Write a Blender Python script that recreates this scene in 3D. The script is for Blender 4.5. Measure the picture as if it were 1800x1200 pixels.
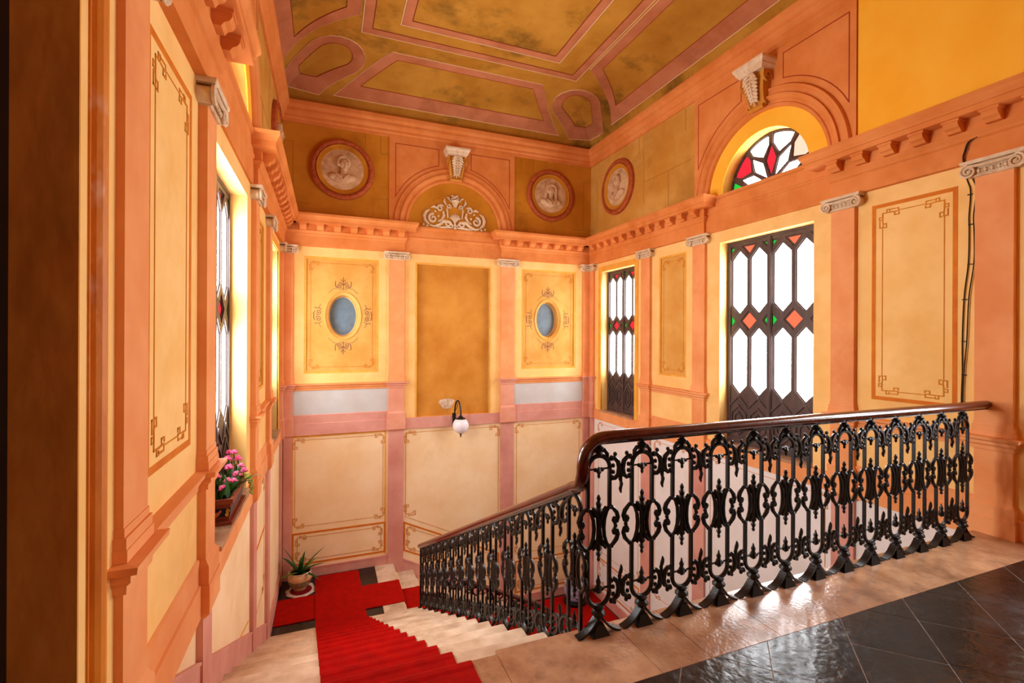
import bpy, bmesh, math, random
from math import sin, cos, pi, radians, sqrt
from mathutils import Vector, Matrix
from mathutils.geometry import delaunay_2d_cdt
random.seed(7)
for o in list(bpy.data.objects): bpy.data.objects.remove(o)
S = bpy.context.scene
COL = S.collection

# ------------------------------------------------------------------ camera, light, exposure
cam = bpy.data.objects.new('camera', bpy.data.cameras.new('camera')); COL.objects.link(cam)
cam.data.sensor_width = 36; cam.data.lens = 830 / 1800 * 36
cam.data.shift_y = -7.9 / 1800
cam.data.clip_start = .02
ROLL = -.261
cam.rotation_euler = (Matrix.Rotation(radians(-21.39), 3, 'Z') @ Matrix.Rotation(pi / 2, 3, 'X') @ Matrix.Rotation(radians(-ROLL), 3, 'Z')).to_euler()
S.camera = cam
W = bpy.data.worlds.new('world'); S.world = W; W.use_nodes = True
W.node_tree.nodes['Background'].inputs[0].default_value = (.75, .88, 1, 1)
W.node_tree.nodes['Background'].inputs[1].default_value = 1.0
W.cycles.sampling_method = 'NONE'   # the room is closed, daylight enters through the panes
S.view_settings.view_transform = 'Standard'; S.view_settings.look = 'None'
S.view_settings.gamma = 1; S.view_settings.use_curve_mapping = False
EXPO = 1.46
S.view_settings.exposure = EXPO
DAY = 9.8                        # daylight through the clear panes
S.cycles.use_light_tree = False; S.cycles.max_bounces = 6; S.cycles.diffuse_bounces = 5; S.cycles.glossy_bounces = 3; S.cycles.sample_clamp_indirect = 6; S.cycles.use_fast_gi = False

# ------------------------------------------------------------------ materials
def lin(c): return tuple((x / 12.92 if x <= .04045 else ((x + .055) / 1.055) ** 2.4) for x in c)
def rgb(c): return (*lin(c), 1)
MATS = {}
def mat(name, col, col2=None, scale=3., rough=.8, spec=.3, bump=.0, bscale=30., stain=None, stain_amt=.0, metal=0., coat=0., detail=3., emit=None, rvar=0., sheen=None, stretch=(1, 1, 1)):
    m = bpy.data.materials.new(name); m.use_nodes = True; MATS[name] = m
    n = m.node_tree.nodes; l = m.node_tree.links; b = n['Principled BSDF']
    b.inputs['Roughness'].default_value = rough; b.inputs['Specular IOR Level'].default_value = spec
    b.inputs['Metallic'].default_value = metal; b.inputs['Coat Weight'].default_value = coat
    b.inputs['Base Color'].default_value = rgb(col)
    if col2 or bump:
        g = n.new('ShaderNodeNewGeometry'); mp = n.new('ShaderNodeMapping'); mp.inputs['Scale'].default_value = stretch
        l.new(g.outputs['Position'], mp.inputs[0])
    if col2:
        t = n.new('ShaderNodeTexNoise'); t.inputs['Scale'].default_value = scale; t.inputs['Detail'].default_value = detail; t.inputs['Roughness'].default_value = .62
        l.new(mp.outputs[0], t.inputs['Vector'])
        r = n.new('ShaderNodeValToRGB'); r.color_ramp.elements[0].position = .34; r.color_ramp.elements[1].position = .66
        r.color_ramp.elements[0].color = rgb(col2); r.color_ramp.elements[1].color = rgb(col)
        l.new(t.outputs['Fac'], r.inputs[0]); out = r.outputs[0]
        if stain:
            t2 = n.new('ShaderNodeTexNoise'); t2.inputs['Scale'].default_value = scale * .45; t2.inputs['Detail'].default_value = 5; t2.inputs['Roughness'].default_value = .7
            l.new(mp.outputs[0], t2.inputs['Vector'])
            r2 = n.new('ShaderNodeValToRGB'); r2.color_ramp.elements[0].position = .54; r2.color_ramp.elements[1].position = .70
            r2.color_ramp.elements[0].color = (0, 0, 0, 1); r2.color_ramp.elements[1].color = (stain_amt,) * 3 + (1,)
            l.new(t2.outputs['Fac'], r2.inputs[0])
            mx = n.new('ShaderNodeMix'); mx.data_type = 'RGBA'
            l.new(r2.outputs[0], mx.inputs[0]); l.new(out, mx.inputs[6]); mx.inputs[7].default_value = rgb(stain); out = mx.outputs[2]
        l.new(out, b.inputs['Base Color'])
    if bump:
        t3 = n.new('ShaderNodeTexNoise'); t3.inputs['Scale'].default_value = bscale; t3.inputs['Detail'].default_value = 2
        l.new(mp.outputs[0], t3.inputs['Vector'])
        bp = n.new('ShaderNodeBump'); bp.inputs['Strength'].default_value = bump; bp.inputs['Distance'].default_value = .01
        l.new(t3.outputs['Fac'], bp.inputs['Height']); l.new(bp.outputs[0], b.inputs['Normal'])
    if rvar and col2:
        mr = n.new('ShaderNodeMapRange'); mr.inputs[1].default_value = .3; mr.inputs[2].default_value = .7; mr.inputs[3].default_value = rough - rvar; mr.inputs[4].default_value = rough + rvar
        l.new((t2 if stain else t).outputs['Fac'], mr.inputs[0]); l.new(mr.outputs[0], b.inputs['Roughness'])
    if sheen:
        b.inputs['Sheen Weight'].default_value = sheen[1]; b.inputs['Sheen Roughness'].default_value = .45; b.inputs['Sheen Tint'].default_value = (*sheen[0], 1)
    if emit:
        b.inputs['Emission Color'].default_value = (*emit[0], 1); b.inputs['Emission Strength'].default_value = emit[1]
    return m
mat('cream', (.98, .82, .53), (.95, .76, .44), 2.2, .75, .25, .12, 25, (.87, .66, .36), .35)
mat('cream_low', (.98, .89, .73), (.95, .83, .63), 1.8, .75, .25, .12, 25, (.86, .72, .50), .4)
mat('white_low', (.93, .92, .92), (.90, .88, .86), 1.8, .75, .25, .12, 25, (.84, .76, .70), .4)
mat('dado', (.80, .82, .82), (.77, .76, .74), 2.0, .7, .25, .1, 25)
mat('field', (.87, .68, .36), (.83, .60, .27), 2.0, .75, .25, .12, 25, (.75, .51, .19), .4)
mat('niche', (.84, .59, .24), (.76, .49, .14), 1.6, .75, .25, .15, 22, (.64, .38, .10), .5)
mat('ochre', (.80, .54, .15), (.72, .45, .08), 1.5, .8, .2, .15, 22, (.48, .30, .06), .55)
mat('ochre_lit', (.82, .62, .30), (.76, .53, .20), 1.5, .8, .2, .15, 22, (.58, .40, .13), .5)  # the wall ochre lightened, window light on the side walls put into the colour
mat('ashlar', (.56, .36, .12), (.66, .43, .14), 6, .8, .2)
mat('ochre_bright', (1.0, .77, .25), (.98, .71, .18), 1.5, .8, .2, .12, 22)  # yellow of the lunette rings, also ochre brightened as if by window light
mat('terracotta', (.89, .57, .31), (.83, .49, .22), 2.2, .75, .25, .12, 28, (.73, .38, .15), .5)
mat('salmon', (.94, .66, .43), (.90, .58, .34), 2.0, .7, .3, .1, 28, (.82, .47, .25), .4)
mat('rose', (.87, .64, .58), (.81, .55, .49), 2.0, .7, .3, .1, 28, (.73, .46, .40), .4)
mat('salmon_pink', (.90, .65, .54), (.85, .57, .46), 2.0, .7, .3, .1, 28, (.77, .47, .36), .4)
mat('vault', (.74, .54, .20), (.66, .45, .13), 1.6, .85, .15, .15, 20, (.34, .25, .07), .85)
mat('mauve', (.76, .49, .34), (.68, .41, .26), 2.0, .85, .15, .1, 20, (.5, .32, .18), .5)
mat('redline', (.62, .22, .10)); mat('paleline', (.93, .82, .66))
mat('gold', (.86, .50, .08), (.80, .42, .04), 6, .7, .3)
mat('goldlight', (.93, .70, .30), (.90, .63, .22), 6, .7, .3)
mat('paintline', (.84, .54, .16), (.76, .46, .12), 8, .8, .2)
mat('paintdark', (.62, .42, .20), (.55, .36, .16), 8, .8, .2)
mat('arabesque', (.45, .30, .24), (.55, .38, .28), 12, .8, .2)
mat('stucco', (.90, .82, .70), (.82, .70, .54), 9, .7, .3, .2, 60, (.60, .42, .22), .5)
mat('stucco_bust', (.86, .72, .56), (.76, .60, .42), 9, .7, .3, .15, 60, (.55, .36, .2), .4)
mat('frame_red', (.74, .36, .18), (.62, .28, .12), 14, .6, .3, .2, 70)
mat('marble', (.88, .80, .70), (.76, .65, .53), 5, .36, .5, .10, 40, (.55, .42, .32), .5)
mat('slab', (.76, .60, .46), (.62, .45, .33), 5, .22, .55, .16, 45, (.32, .21, .14), .6, rvar=.10)
mat('slate', (.085, .083, .09), (.04, .04, .045), 5, .23, .65, .3, 22, (.15, .14, .14), .6, rvar=.11)
mat('joint', (.74, .70, .66), (.55, .52, .49), 30, .8, .2)
mat('carpet', (.70, .0, .0), (.60, .0, .0), 12, .95, .1, .5, 400, sheen=((1, .08, .015), .3))
mat('iron', (.022, .020, .019), (.045, .042, .04), 30, .36, .4, .15, 120)
mat('mahogany', (.36, .12, .06), (.24, .07, .035), 14, .24, .5, .0, 30, coat=.4, stretch=(1, .25, 1))
mat('darkwood', (.32, .25, .235), (.25, .19, .175), 12, .45, .45, .1, 60, stretch=(1, 1, .3))
mat('glass_clear', (1, 1, 1), emit=((.95, .965, .99), DAY))
mat('glass_clear_far', (1, 1, 1), emit=((.95, .965, .99), DAY * .72))     # the narrow corner windows get less sky
mat('glass_clear_left', (1, 1, 1), emit=((.95, .965, .99), DAY * 1.42))   # the left windows face the brighter side of the sky
GX = 2 ** -EXPO                  # coloured panes let far less daylight through
mat('glass_red', (.6, .02, .04), emit=((.80, .02, .045), GX))
mat('glass_red_glare', (.8, .2, .1), emit=((1.0, .17, .08), 1.05 * GX))  # red glass shifted to orange, the window glare is put into the colour
mat('glass_pink', (.9, .6, .5), emit=((.95, .55, .45), GX))
mat('glass_green', (.02, .5, .1), emit=((.01, .55, .05), GX))
mat('glass_edge', (.8, .85, .82), rough=.1)
for q_ in ('glass_red', 'glass_red_glare', 'glass_pink', 'glass_green'): MATS[q_].cycles.emission_sampling = 'NONE'
mat('glass_dull', (.45, .55, .62), (.40, .49, .55), 6, .25, .5, .05, 14, (.7, .74, .75), .3)
mat('opal', (.93, .92, .95), rough=.12, spec=.5, coat=.3)
mat('door', (.05, .035, .03), rough=.4)
mat('near_plaster', (.80, .55, .30), (.74, .48, .24), 2, .8, .2)
mat('jamb', (.95, .72, .36), (.82, .56, .24), 3, .8, .2, .15, 25, (.5, .30, .10), .6, stretch=(1, 1, .4))
mat('peeling', (.88, .54, .14), (.80, .45, .09), 5, .5, .4, .25, 30, (.95, .84, .74), .95, stretch=(1, 1, .5))
mat('glaze', (.88, .74, .56), (.84, .66, .44), 10, .2, .5, coat=.3)
mat('glaze_band', (.62, .50, .34), (.36, .42, .26), 40, .25, .5, stain=(.62, .20, .12), stain_amt=1)
mat('pot_blue', (.88, .88, .92), (.25, .32, .62), 22, .2, .5, stain=(.75, .55, .12), stain_amt=1)
mat('terracotta_pot', (.55, .24, .12), (.48, .19, .09), 14, .5, .4)
mat('pot_navy', (.07, .09, .24), rough=.3); mat('pot_yellow', (.86, .64, .24)); mat('pot_rooster', (.80, .42, .20))
mat('soil', (.07, .045, .03), (.04, .03, .02), 60, .95, .1, .6, 120)
mat('leaf', (.16, .36, .10), (.10, .27, .07), 12, .45, .4)
mat('leaf_light', (.36, .50, .14), (.26, .42, .10), 12, .45, .4)
mat('leaf_yellow', (.68, .64, .18), (.50, .52, .14), 20, .5, .4)
mat('petal', (.86, .22, .46), (.93, .42, .60), 40, .6, .3)
mat('doily', (.90, .85, .80), (.80, .72, .68), 60, .9, .1)
mat('doily_red', (.55, .10, .12), (.42, .05, .08), 60, .9, .1)
mat('cable', (.10, .07, .05), rough=.5)
mat('plaster_patch', (.88, .80, .70), (.74, .62, .50), 20, .9, .1, .4, 60)

# ------------------------------------------------------------------ mesh helpers
class MB:
    def __init__(s): s.v = []; s.f = []
    def add(s, vs, fs):
        o = len(s.v); s.v += [tuple(p) for p in vs]; s.f += [tuple(i + o for i in f) for f in fs]; return s
    def box(s, a, b):
        x0, y0, z0 = a; x1, y1, z1 = b
        return s.add([(x0, y0, z0), (x1, y0, z0), (x1, y1, z0), (x0, y1, z0), (x0, y0, z1), (x1, y0, z1), (x1, y1, z1), (x0, y1, z1)],
                     [(0, 3, 2, 1), (4, 5, 6, 7), (0, 1, 5, 4), (1, 2, 6, 5), (2, 3, 7, 6), (3, 0, 4, 7)])
    def rows(s, R, close_u=False, close_v=False, cap=False):
        n = len(R[0]); m = len(R); fs = []
        for i in range(m if close_u else m - 1):
            for j in range(n if close_v else n - 1):
                fs.append((i * n + j, ((i + 1) % m) * n + j, ((i + 1) % m) * n + (j + 1) % n, i * n + (j + 1) % n))
        if cap: fs += [tuple(range(n)), tuple((m - 1) * n + j for j in range(n))]
        return s.add([p for r in R for p in r], fs)
    def prism(s, poly, y0, y1):          # polygon in (x,z) extruded in y
        n = len(poly)
        return s.add([(x, y0, z) for x, z in poly] + [(x, y1, z) for x, z in poly],
                     [tuple(range(n)), tuple(range(n, 2 * n))] + [(i, (i + 1) % n, n + (i + 1) % n, n + i) for i in range(n)])
    def plate(s, outer, holes, y0, y1):  # flat plate in (x,z) with holes
        pts = []; ed = []
        for P in [outer] + holes:
            o = len(pts); pts += [Vector(p) for p in P]; ed += [(o + i, o + (i + 1) % len(P)) for i in range(len(P))]
        vs, _, fs, *_ = delaunay_2d_cdt(pts, ed, [], 0, 1e-6)
        def inside(p, P):
            c = False; j = len(P) - 1
            for i in range(len(P)):
                if (P[i][1] > p[1]) != (P[j][1] > p[1]) and p[0] < (P[j][0] - P[i][0]) * (p[1] - P[i][1]) / (P[j][1] - P[i][1]) + P[i][0]: c = not c
                j = i
            return c
        keep = []
        for f in fs:
            c = sum((vs[i] for i in f), Vector((0, 0))) / 3
            if inside(c, outer) and not any(inside(c, h) for h in holes): keep.append(tuple(f))
        n = len(vs); cnt = {}
        for f in keep:
            for i in range(3):
                e = (f[i], f[(i + 1) % 3]); k = (min(e), max(e)); cnt[k] = cnt.get(k, 0) + 1
        fs2 = keep + [tuple(i + n for i in f) for f in keep] + [(a, b, b + n, a + n) for (a, b), c in cnt.items() if c == 1]
        return s.add([(p[0], y0, p[1]) for p in vs] + [(p[0], y1, p[1]) for p in vs], fs2)
    def tube(s, path, r, n=6, cap=True, flat=1.):
        P = [Vector(p) for p in path]; R = []
        for i, p in enumerate(P):
            t = (P[min(i + 1, len(P) - 1)] - P[max(i - 1, 0)])
            t = t.normalized() if t.length > 1e-9 else Vector((0, 0, 1))
            a = Vector((0, 1, 0)) if abs(t.y) < .95 else Vector((1, 0, 0))
            u = t.cross(a).normalized(); w = u.cross(t)
            rr = r[i] if isinstance(r, (list, tuple)) else r
            R.append([p + u * cos(2 * pi * k / n) * rr + w * sin(2 * pi * k / n) * rr * flat for k in range(n)])
        return s.rows(R, close_v=True, cap=cap)
    def lathe(s, prof, c=(0, 0, 0), n=12, sx=1, sy=1):
        R = [[(c[0] + r * cos(2 * pi * k / n) * sx, c[1] + r * sin(2 * pi * k / n) * sy, c[2] + z) for k in range(n)] for r, z in prof]
        return s.rows(R, close_v=True, cap=True)
    def ell(s, c, r, n=8, m=6):
        return s.rows([[(c[0] + r[0] * sin(pi * (i + .02) / (m + .04)) * cos(2 * pi * k / n), c[1] + r[1] * sin(pi * (i + .02) / (m + .04)) * sin(2 * pi * k / n), c[2] - r[2] * cos(pi * i / m)) for k in range(n)] for i in range(m + 1)], close_v=True, cap=True)
    def strip(s, pts, w, y0, y1):        # painted line: polyline in (x,z) with width
        for (a, b) in zip(pts, pts[1:]):
            d = Vector(b) - Vector(a)
            if d.length < 1e-6: continue
            t = d.normalized() * w * .5; q = Vector((-t.y, t.x)); a2 = Vector(a) - t; b2 = Vector(b) + t
            s.k = (getattr(s, 'k', 0) + 1) % 9          # overlapping strokes never share a plane
            s.prism([a2 - q, b2 - q, b2 + q, a2 + q], y0 - .00015 * s.k, y1 + .00005 * s.k)
        return s
    def run(s, prof, x0, x1, r0=False, r1=False, pf=0., k0=0., k1=0.):   # moulding along x; prof (p, z); r0/r1 return to the wall; k mitre
        R = []
        if r0: R += [[(x0 - (p - pf), 0, z) for p, z in prof], [(x0 - (p - pf), -p, z) for p, z in prof]]
        else: R += [[(x0 + k0 * p, -p, z) for p, z in prof]]
        if r1: R += [[(x1 + (p - pf), -p, z) for p, z in prof], [(x1 + (p - pf), 0, z) for p, z in prof]]
        else: R += [[(x1 - k1 * p, -p, z) for p, z in prof]]
        return s.rows(R, close_v=True, cap=True)
    def arc(s, prof, cx, cz, a0=0, a1=pi, n=32, closed=False):           # prof (r, p) swept about (cx,cz)
        R = []
        for i in range(n if closed else n + 1):
            a = a0 + (a1 - a0) * i / n
            R.append([(cx + r * cos(a), -p, cz + r * sin(a)) for r, p in prof])
        return s.rows(R, close_u=closed, close_v=True, cap=not closed)
    def mesh(s, name, m, smooth=False):
        me = bpy.data.meshes.new(name); me.from_pydata(s.v, [], s.f)
        bm = bmesh.new(); bm.from_mesh(me); bmesh.ops.recalc_face_normals(bm, faces=bm.faces); bm.to_mesh(me); bm.free()
        for q in (m if isinstance(m, list) else [m]): me.materials.append(MATS[q])
        if smooth:
            me.polygons.foreach_set('use_smooth', [True] * len(me.polygons))
            try: me.set_sharp_from_angle(angle=radians(42))
            except Exception: pass
        return me
    def build(s, name, m, parent=None, smooth=False, loc=(0, 0, 0), rz=0):
        return obj(name, s.mesh(name, m, smooth), parent, loc, rz)
def obj(name, me, parent=None, loc=(0, 0, 0), rz=0):
    o = bpy.data.objects.new(name, me); COL.objects.link(o); o.location = loc; o.rotation_euler = (0, 0, rz)
    if parent: o.parent = parent
    return o
def tag(o, label=None, cat=None, group=None, kind=None):
    if label: o['label'] = label
    if cat: o['category'] = cat
    if group: o['group'] = group
    if kind: o['kind'] = kind
    return o
def empty(name, loc=(0, 0, 0), rz=0, parent=None): return obj(name, None, parent, loc, rz)
def rect(x0, z0, x1, z1): return [(x0, z0), (x1, z0), (x1, z1), (x0, z1)]
def oval(cx, cz, rx, rz, n=40): return [(cx + rx * cos(2 * pi * i / n), cz + rz * sin(2 * pi * i / n)) for i in range(n)]
def spiral(cx, cz, r0, r1, a0, turns, n=24): return [(cx + (r0 + (r1 - r0) * i / n) * cos(a0 + turns * 2 * pi * i / n), cz + (r0 + (r1 - r0) * i / n) * sin(a0 + turns * 2 * pi * i / n)) for i in range(n + 1)]
def y3(pts, y): return [(x, y, z) for x, z in pts]

# ------------------------------------------------------------------ measures (camera at origin, metres)
XL, XR, YB, YN = -.69, 4.97, 8.337, -1.7
XM = (XL + XR) / 2
PF = .047
ZL = -1.552                      # upper landing
RI, TR = .168, .338
Y0 = 2.163                       # first nosing
ZH = ZL - 14 * RI                # half landing
ZB = ZH - 7 * RI                 # second landing
ZG = ZB - 14 * RI
XS = 1.178                       # open end of the upper flight
Z_ARCH, Z_CROWN, Z_CAP, Z_BAND = 1.449, 1.942, -.777, -1.606
Z_COV0, Z_COV1, Z_TOP = 3.43, 3.74, 4.27
YC = 4.285                       # axis of the big windows

# ------------------------------------------------------------------ wall roots (local: x along the wall, -y into the room, z up)
class Wall: pass
def make_wall(name, loc, rz, label, f):
    w = Wall(); w.f = f; w.loc = loc; w.rz = rz; w.name = name; w.label = label; w.root = None
    return w
WBk = make_wall('wall_back', (0, YB, 0), 0, 'back wall with painted panels, niche and oval windows facing the camera', lambda s: s)
WR = make_wall('wall_right', (XR, 0, 0), -pi / 2, 'right wall with tall stained glass windows above the black railing', lambda s: -s)
WL = make_wall('wall_left', (XL, 0, 0), pi / 2, 'left wall running beside the red carpeted steps', lambda s: s)
WN = make_wall('wall_near', (0, YN, 0), pi, 'plain ochre wall behind the viewer', lambda s: -s)
TH = .30

def iv(w, a, b):
    a, b = w.f(a), w.f(b); return (a, b) if a < b else (b, a)

# ---- wall plates
def back_wall():
    w = WBk
    sp = [rect(-.35, -.61, .82, 1.30), rect(2 * XM - .82, -.61, 2 * XM + .35, 1.30)]
    ni = rect(1.47, -1.42, 2 * XM - 1.47, 1.27)
    w.root = MB().plate(rect(XL - TH, Z_BAND, XR + TH, Z_ARCH), sp + [ni], 0, TH).build(w.name, 'cream', None, False, w.loc, w.rz)
    MB().plate(rect(XL - TH, ZG, XR + TH, Z_BAND), [], 0, TH).build('lower_wall', 'cream_low', w.root)
    MB().plate(rect(XL - TH, Z_ARCH, XR + TH, Z_TOP), [], 0, TH).build('upper_wall', 'ochre', w.root)
    MB().plate(ni, [], .045, .10).build('niche_field', 'niche', w.root)
    MB().plate([(1.44, -1.42), (2 * XM - 1.44, -1.42), (2 * XM - 1.44, 1.30), (1.44, 1.30)], [rect(1.47, -1.425, 2 * XM - 1.47, 1.27)], -.006, .02).build('niche_moulding', 'goldlight', w.root)
    for i, cx in enumerate((.255, 2 * XM - .255)):
        x0, x1 = (-.35, .82) if i == 0 else (2 * XM - .82, 2 * XM + .35)
        cx = (x0 + x1) / 2 + (.015 if i == 0 else -.015)
        MB().plate(rect(x0, -.61, x1, 1.30), [oval(cx, .34, .285, .395)], .028, .08).build('panel_field', 'field', w.root)
        MB().plate(rect(x0, -.61, x1, 1.30), [rect(x0 + .035, -.575, x1 - .035, 1.265)], .004, .03).build('panel_moulding', 'goldlight', w.root)
        # splayed oval reveal in steps
        m = MB(); R = []
        for (rx, rz, y) in [(.30, .41, .026), (.285, .395, .014), (.265, .375, .026), (.25, .36, .045), (.235, .345, .05), (.225, .335, .16), (.21, .32, .17)]:
            R.append([(cx + rx * cos(2 * pi * k / 48), y, .34 + rz * sin(2 * pi * k / 48)) for k in range(48)])
        m.rows(R, close_v=True).build('oval_reveal', 'field', w.root, True)
        # painted arabesques
        m = MB(); y0, y1 = .026, .0285
        def sc(pts, ww=.009): m.strip(pts, ww, y0, y1)
        for sg in (1, -1):
            for zz, dz in ((.34 + .43, 1), (.34 - .43, -1)):
                sc([(p[0] * sg + cx, p[1] * dz + zz) for p in spiral(.055, .06, .008, .042, 0, 1.4)], .010)
                sc([(cx + sg * x, zz + dz * z) for x, z in [(.09, .03), (.115, .05), (.125, .09), (.122, .14)]], .012)
                sc([(cx + sg * x, zz + dz * z) for x, z in [(.11, .02), (.15, .02), (.19, -.02), (.23, -.06)]], .006)
                sc([(cx + sg * x, zz + dz * z) for x, z in [(.005, .08), (.03, .12), (.07, .125)]], .010)
                sc([(cx + sg * x, zz + dz * z) for x, z in [(0, .14), (.025, .155), (.035, .175)]], .010)
                sc([(cx + sg * x, zz + dz * z) for x, z in [(.0, .03), (.03, .01), (.06, .005)]], .008)
                sc([(cx, zz), (cx, zz + dz * .205)], .012)
            for dz in (1, -1):
                sc([(cx + sg * (.385 + p[0]), .34 + dz * (.055 + p[1])) for p in spiral(0, 0, .006, .045, pi, 1.4)], .010)
                sc([(cx + sg * x, .34 + dz * z) for x, z in [(.34, .10), (.38, .13), (.42, .12), (.44, .135)]], .010)
                sc([(cx + sg * x, .34 + dz * z) for x, z in [(.45, .005), (.46, .03), (.44, .07)]], .012)
                sc([(cx + sg * x, .34 + dz * z) for x, z in [(.37, .13), (.36, .17), (.34, .19)]], .007)
        m.build('painted_arabesque', 'arabesque', w.root)
        painted_frame(w.root, x0 + .075, -.53, x1 - .075, 1.225, .018, None, .006, .05, y0=.028)
        win = MB().plate(oval(cx, .34, .235, .345), [oval(cx, .34, .21, .32)], .165, .20).build('window_%d' % (7 + i), 'stucco', None, False)
        win.location = w.loc
        tag(win, ['dull grey oval window in the painted panel beside the left corner', 'dull grey oval window in the painted panel near the right corner'][i], 'window', kind='structure')
        MB().plate(oval(cx, .34, .215, .325), [], .175, .185).build('pane', 'glass_dull', win)

def greek(m, ox, oz, sx, sz, u, w_, y0, y1):
    P1 = [(5.2, .2), (8, .2), (8, 1.6), (6.4, 1.6), (6.4, 3.0), (8.2, 3.0), (8.2, 2.3)]
    P2 = [(4.9, 1.4), (3.2, 1.4), (3.2, 0), (4.4, 0), (4.4, .7)]
    P3 = [(6.4, 1.6), (4.9, 1.4)]
    for P in (P1, P2, P3):
        for sw in (0, 1):
            m.strip([(ox + sx * (p[sw]) * u, oz + sz * (p[1 - sw]) * u) for p in P], w_, y0, y1)
    m.strip([(ox + sx * 1.4 * u, oz + sz * 3.2 * u), (ox + sx * 1.4 * u, oz + sz * 1.4 * u), (ox + sx * 3.2 * u, oz + sz * 1.4 * u)], w_, y0, y1)

def painted_frame(root, x0, z0, x1, z1, u, thick=None, lw=.006, inset=.0, y0=0., thickmat='gold', slope=0.):
    """thin line with interlocking corner keys; optional broad painted band outside it"""
    m = MB(); ya, yb = y0 - .002, y0 + .001
    a, b, c, d = x0, z0, x1, z1
    k = lambda x, z: (x, z + slope * (x - a))
    greek_pts = ((a, b, 1, 1), (c, b, -1, 1), (c, d, -1, -1), (a, d, 1, -1))
    lm = 1.4 * u; L = 8 * u
    for (p, q) in (((a + L, b + lm * .9), (c - L, b + lm * .9)), ((a + L, d - lm * .9), (c - L, d - lm * .9)), ((a + lm, b + L), (a + lm, d - L)), ((c - lm, b + L), (c - lm, d - L))):
        m.strip([k(*p), k(*q)], lw, ya, yb)
    for (ox, oz, sx, sz) in greek_pts:
        mm = MB(); greek(mm, ox, oz, sx, sz, u, u * .46, ya, yb)
        m.add([(x, y - .0003, z + slope * (x - a)) for x, y, z in mm.v], mm.f)
    o = m.build('painted_border', 'paintline', root)
    if thick:
        g, t = thick
        O = [k(a - g, b - g), k(c + g, b - g), k(c + g, d + g), k(a - g, d + g)]
        I = [k(a - g + t, b - g + t), k(c + g - t, b - g + t), k(c + g - t, d + g - t), k(a - g + t, d + g - t)]
        MB().plate(O, [I], ya, yb).build('painted_band', thickmat, root)
    return o

def half_disc(cx, cz, r, n=28): return [(cx + r * cos(pi * i / n), cz + r * sin(pi * i / n)) for i in range(n + 1)]
W2H, W1H = .665, .535
W1C = 7.385
DC, DH = 1.192, .545              # left doorway
def side_wall(w):
    left = w is WL
    ya, yb = iv(w, YN - TH, YB + TH)
    z0 = -1.42
    def hole(yc, h, zt, zb=z0): a, b = iv(w, yc - h, yc + h); return rect(a, zb, b, zt)
    holes = [hole(YC, W2H, 1.292), hole(W1C, W1H, 1.27)]
    W3C = 2 * YC - W1C
    if left: holes.append(None)
    else: holes.append(hole(W3C, W1H, 1.27))
    a, b = iv(w, 5.59, 6.205)
    sp = rect(a, -.595, b, 1.285)
    if left:
        holes[2] = hole(DC, DH, 1.41, Z_BAND + .0005)
    w.root = MB().plate(rect(ya, Z_BAND, yb, Z_ARCH), holes + [sp], 0, TH).build(w.name, 'cream', None, False, w.loc, w.rz)
    r = w.root
    MB().plate(rect(ya, ZG, yb, Z_BAND), [], 0, TH).build('lower_wall', 'cream_low' if left else 'white_low', r)
    lun = half_disc(w.f(YC), 1.93, .625)
    MB().plate(rect(ya, Z_ARCH, yb, Z_TOP), [lun], 0, TH).build('upper_wall', 'ochre_lit', r)
    MB().plate(sp, [], .022, .08).build('panel_field', 'field', r)
    a, b = iv(w, 5.59, 6.205)
    MB().plate(rect(a, -.595, b, 1.285), [rect(a + .03, -.565, b - .03, 1.255)], .003, .025).build('panel_moulding', 'goldlight', r)
    painted_frame(r, a + .06, -.52, b - .06, 1.21, .017, None, .006, y0=.022)
    # near bay painted panel
    a, b = iv(w, 2.40, 2.97)
    painted_frame(r, a + .012, -.525, b - .012, 1.23, .0205, (.065, .035), .007)
    # window surrounds of the narrow bays
    a, b = iv(w, W1C - W1H, W1C + W1H)
    MB().plate([(a - .10, -1.42), (b + .10, -1.42), (b + .10, 1.37), (a - .10, 1.37)], [[(a, -1.43), (b, -1.43), (b, 1.27), (a, 1.27)]], -.012, .01).build('window_surround', 'goldlight', r)
    # yellow ring, archivolt, spandrel
    cx = w.f(YC)
    MB().plate(half_disc(cx, 1.93, .86), [half_disc(cx, 1.9299, .626)], -.012, .005).build('lunette_ring', 'ochre_bright', r)
    a, b = iv(w, 3.166, 5.41)
    MB().plate(rect(a, 1.90, b, Z_COV0 + .02), [half_disc(cx, 1.9, 1.0)], -.022, .005).build('spandrel', 'terracotta', r)
    a, b = iv(w, YN, 3.158); MB().plate(rect(a, 1.93, b, Z_COV0 + .02), [], -.006, .004).build('upper_lit_overlay', 'ochre_bright', r)  # same ochre wall, overlay painted brighter to carry window light
    archivolt(r, cx, 1.92)
    spandrel_lines(r, cx)
    keystone(r, cx, .02)
    m = MB()
    for L in ([(6.62, 3.42), (6.62, 2.25)], [(6.62, 2.62), (5.50, 2.62)], [(5.62, 3.42), (5.62, 3.10)], [(6.75, 3.42), (6.75, 3.15)], [(8.1, 2.1), (8.1, 3.1)], [(6.0, 2.62), (6.0, 2.0)]):
        m.strip([(w.f(a), b) for a, b in L], .006, -.0015, .001)
    tag(m.build('masonry_joints', 'ashlar', r), kind='stuff')
    cornice_parts(w)

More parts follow.
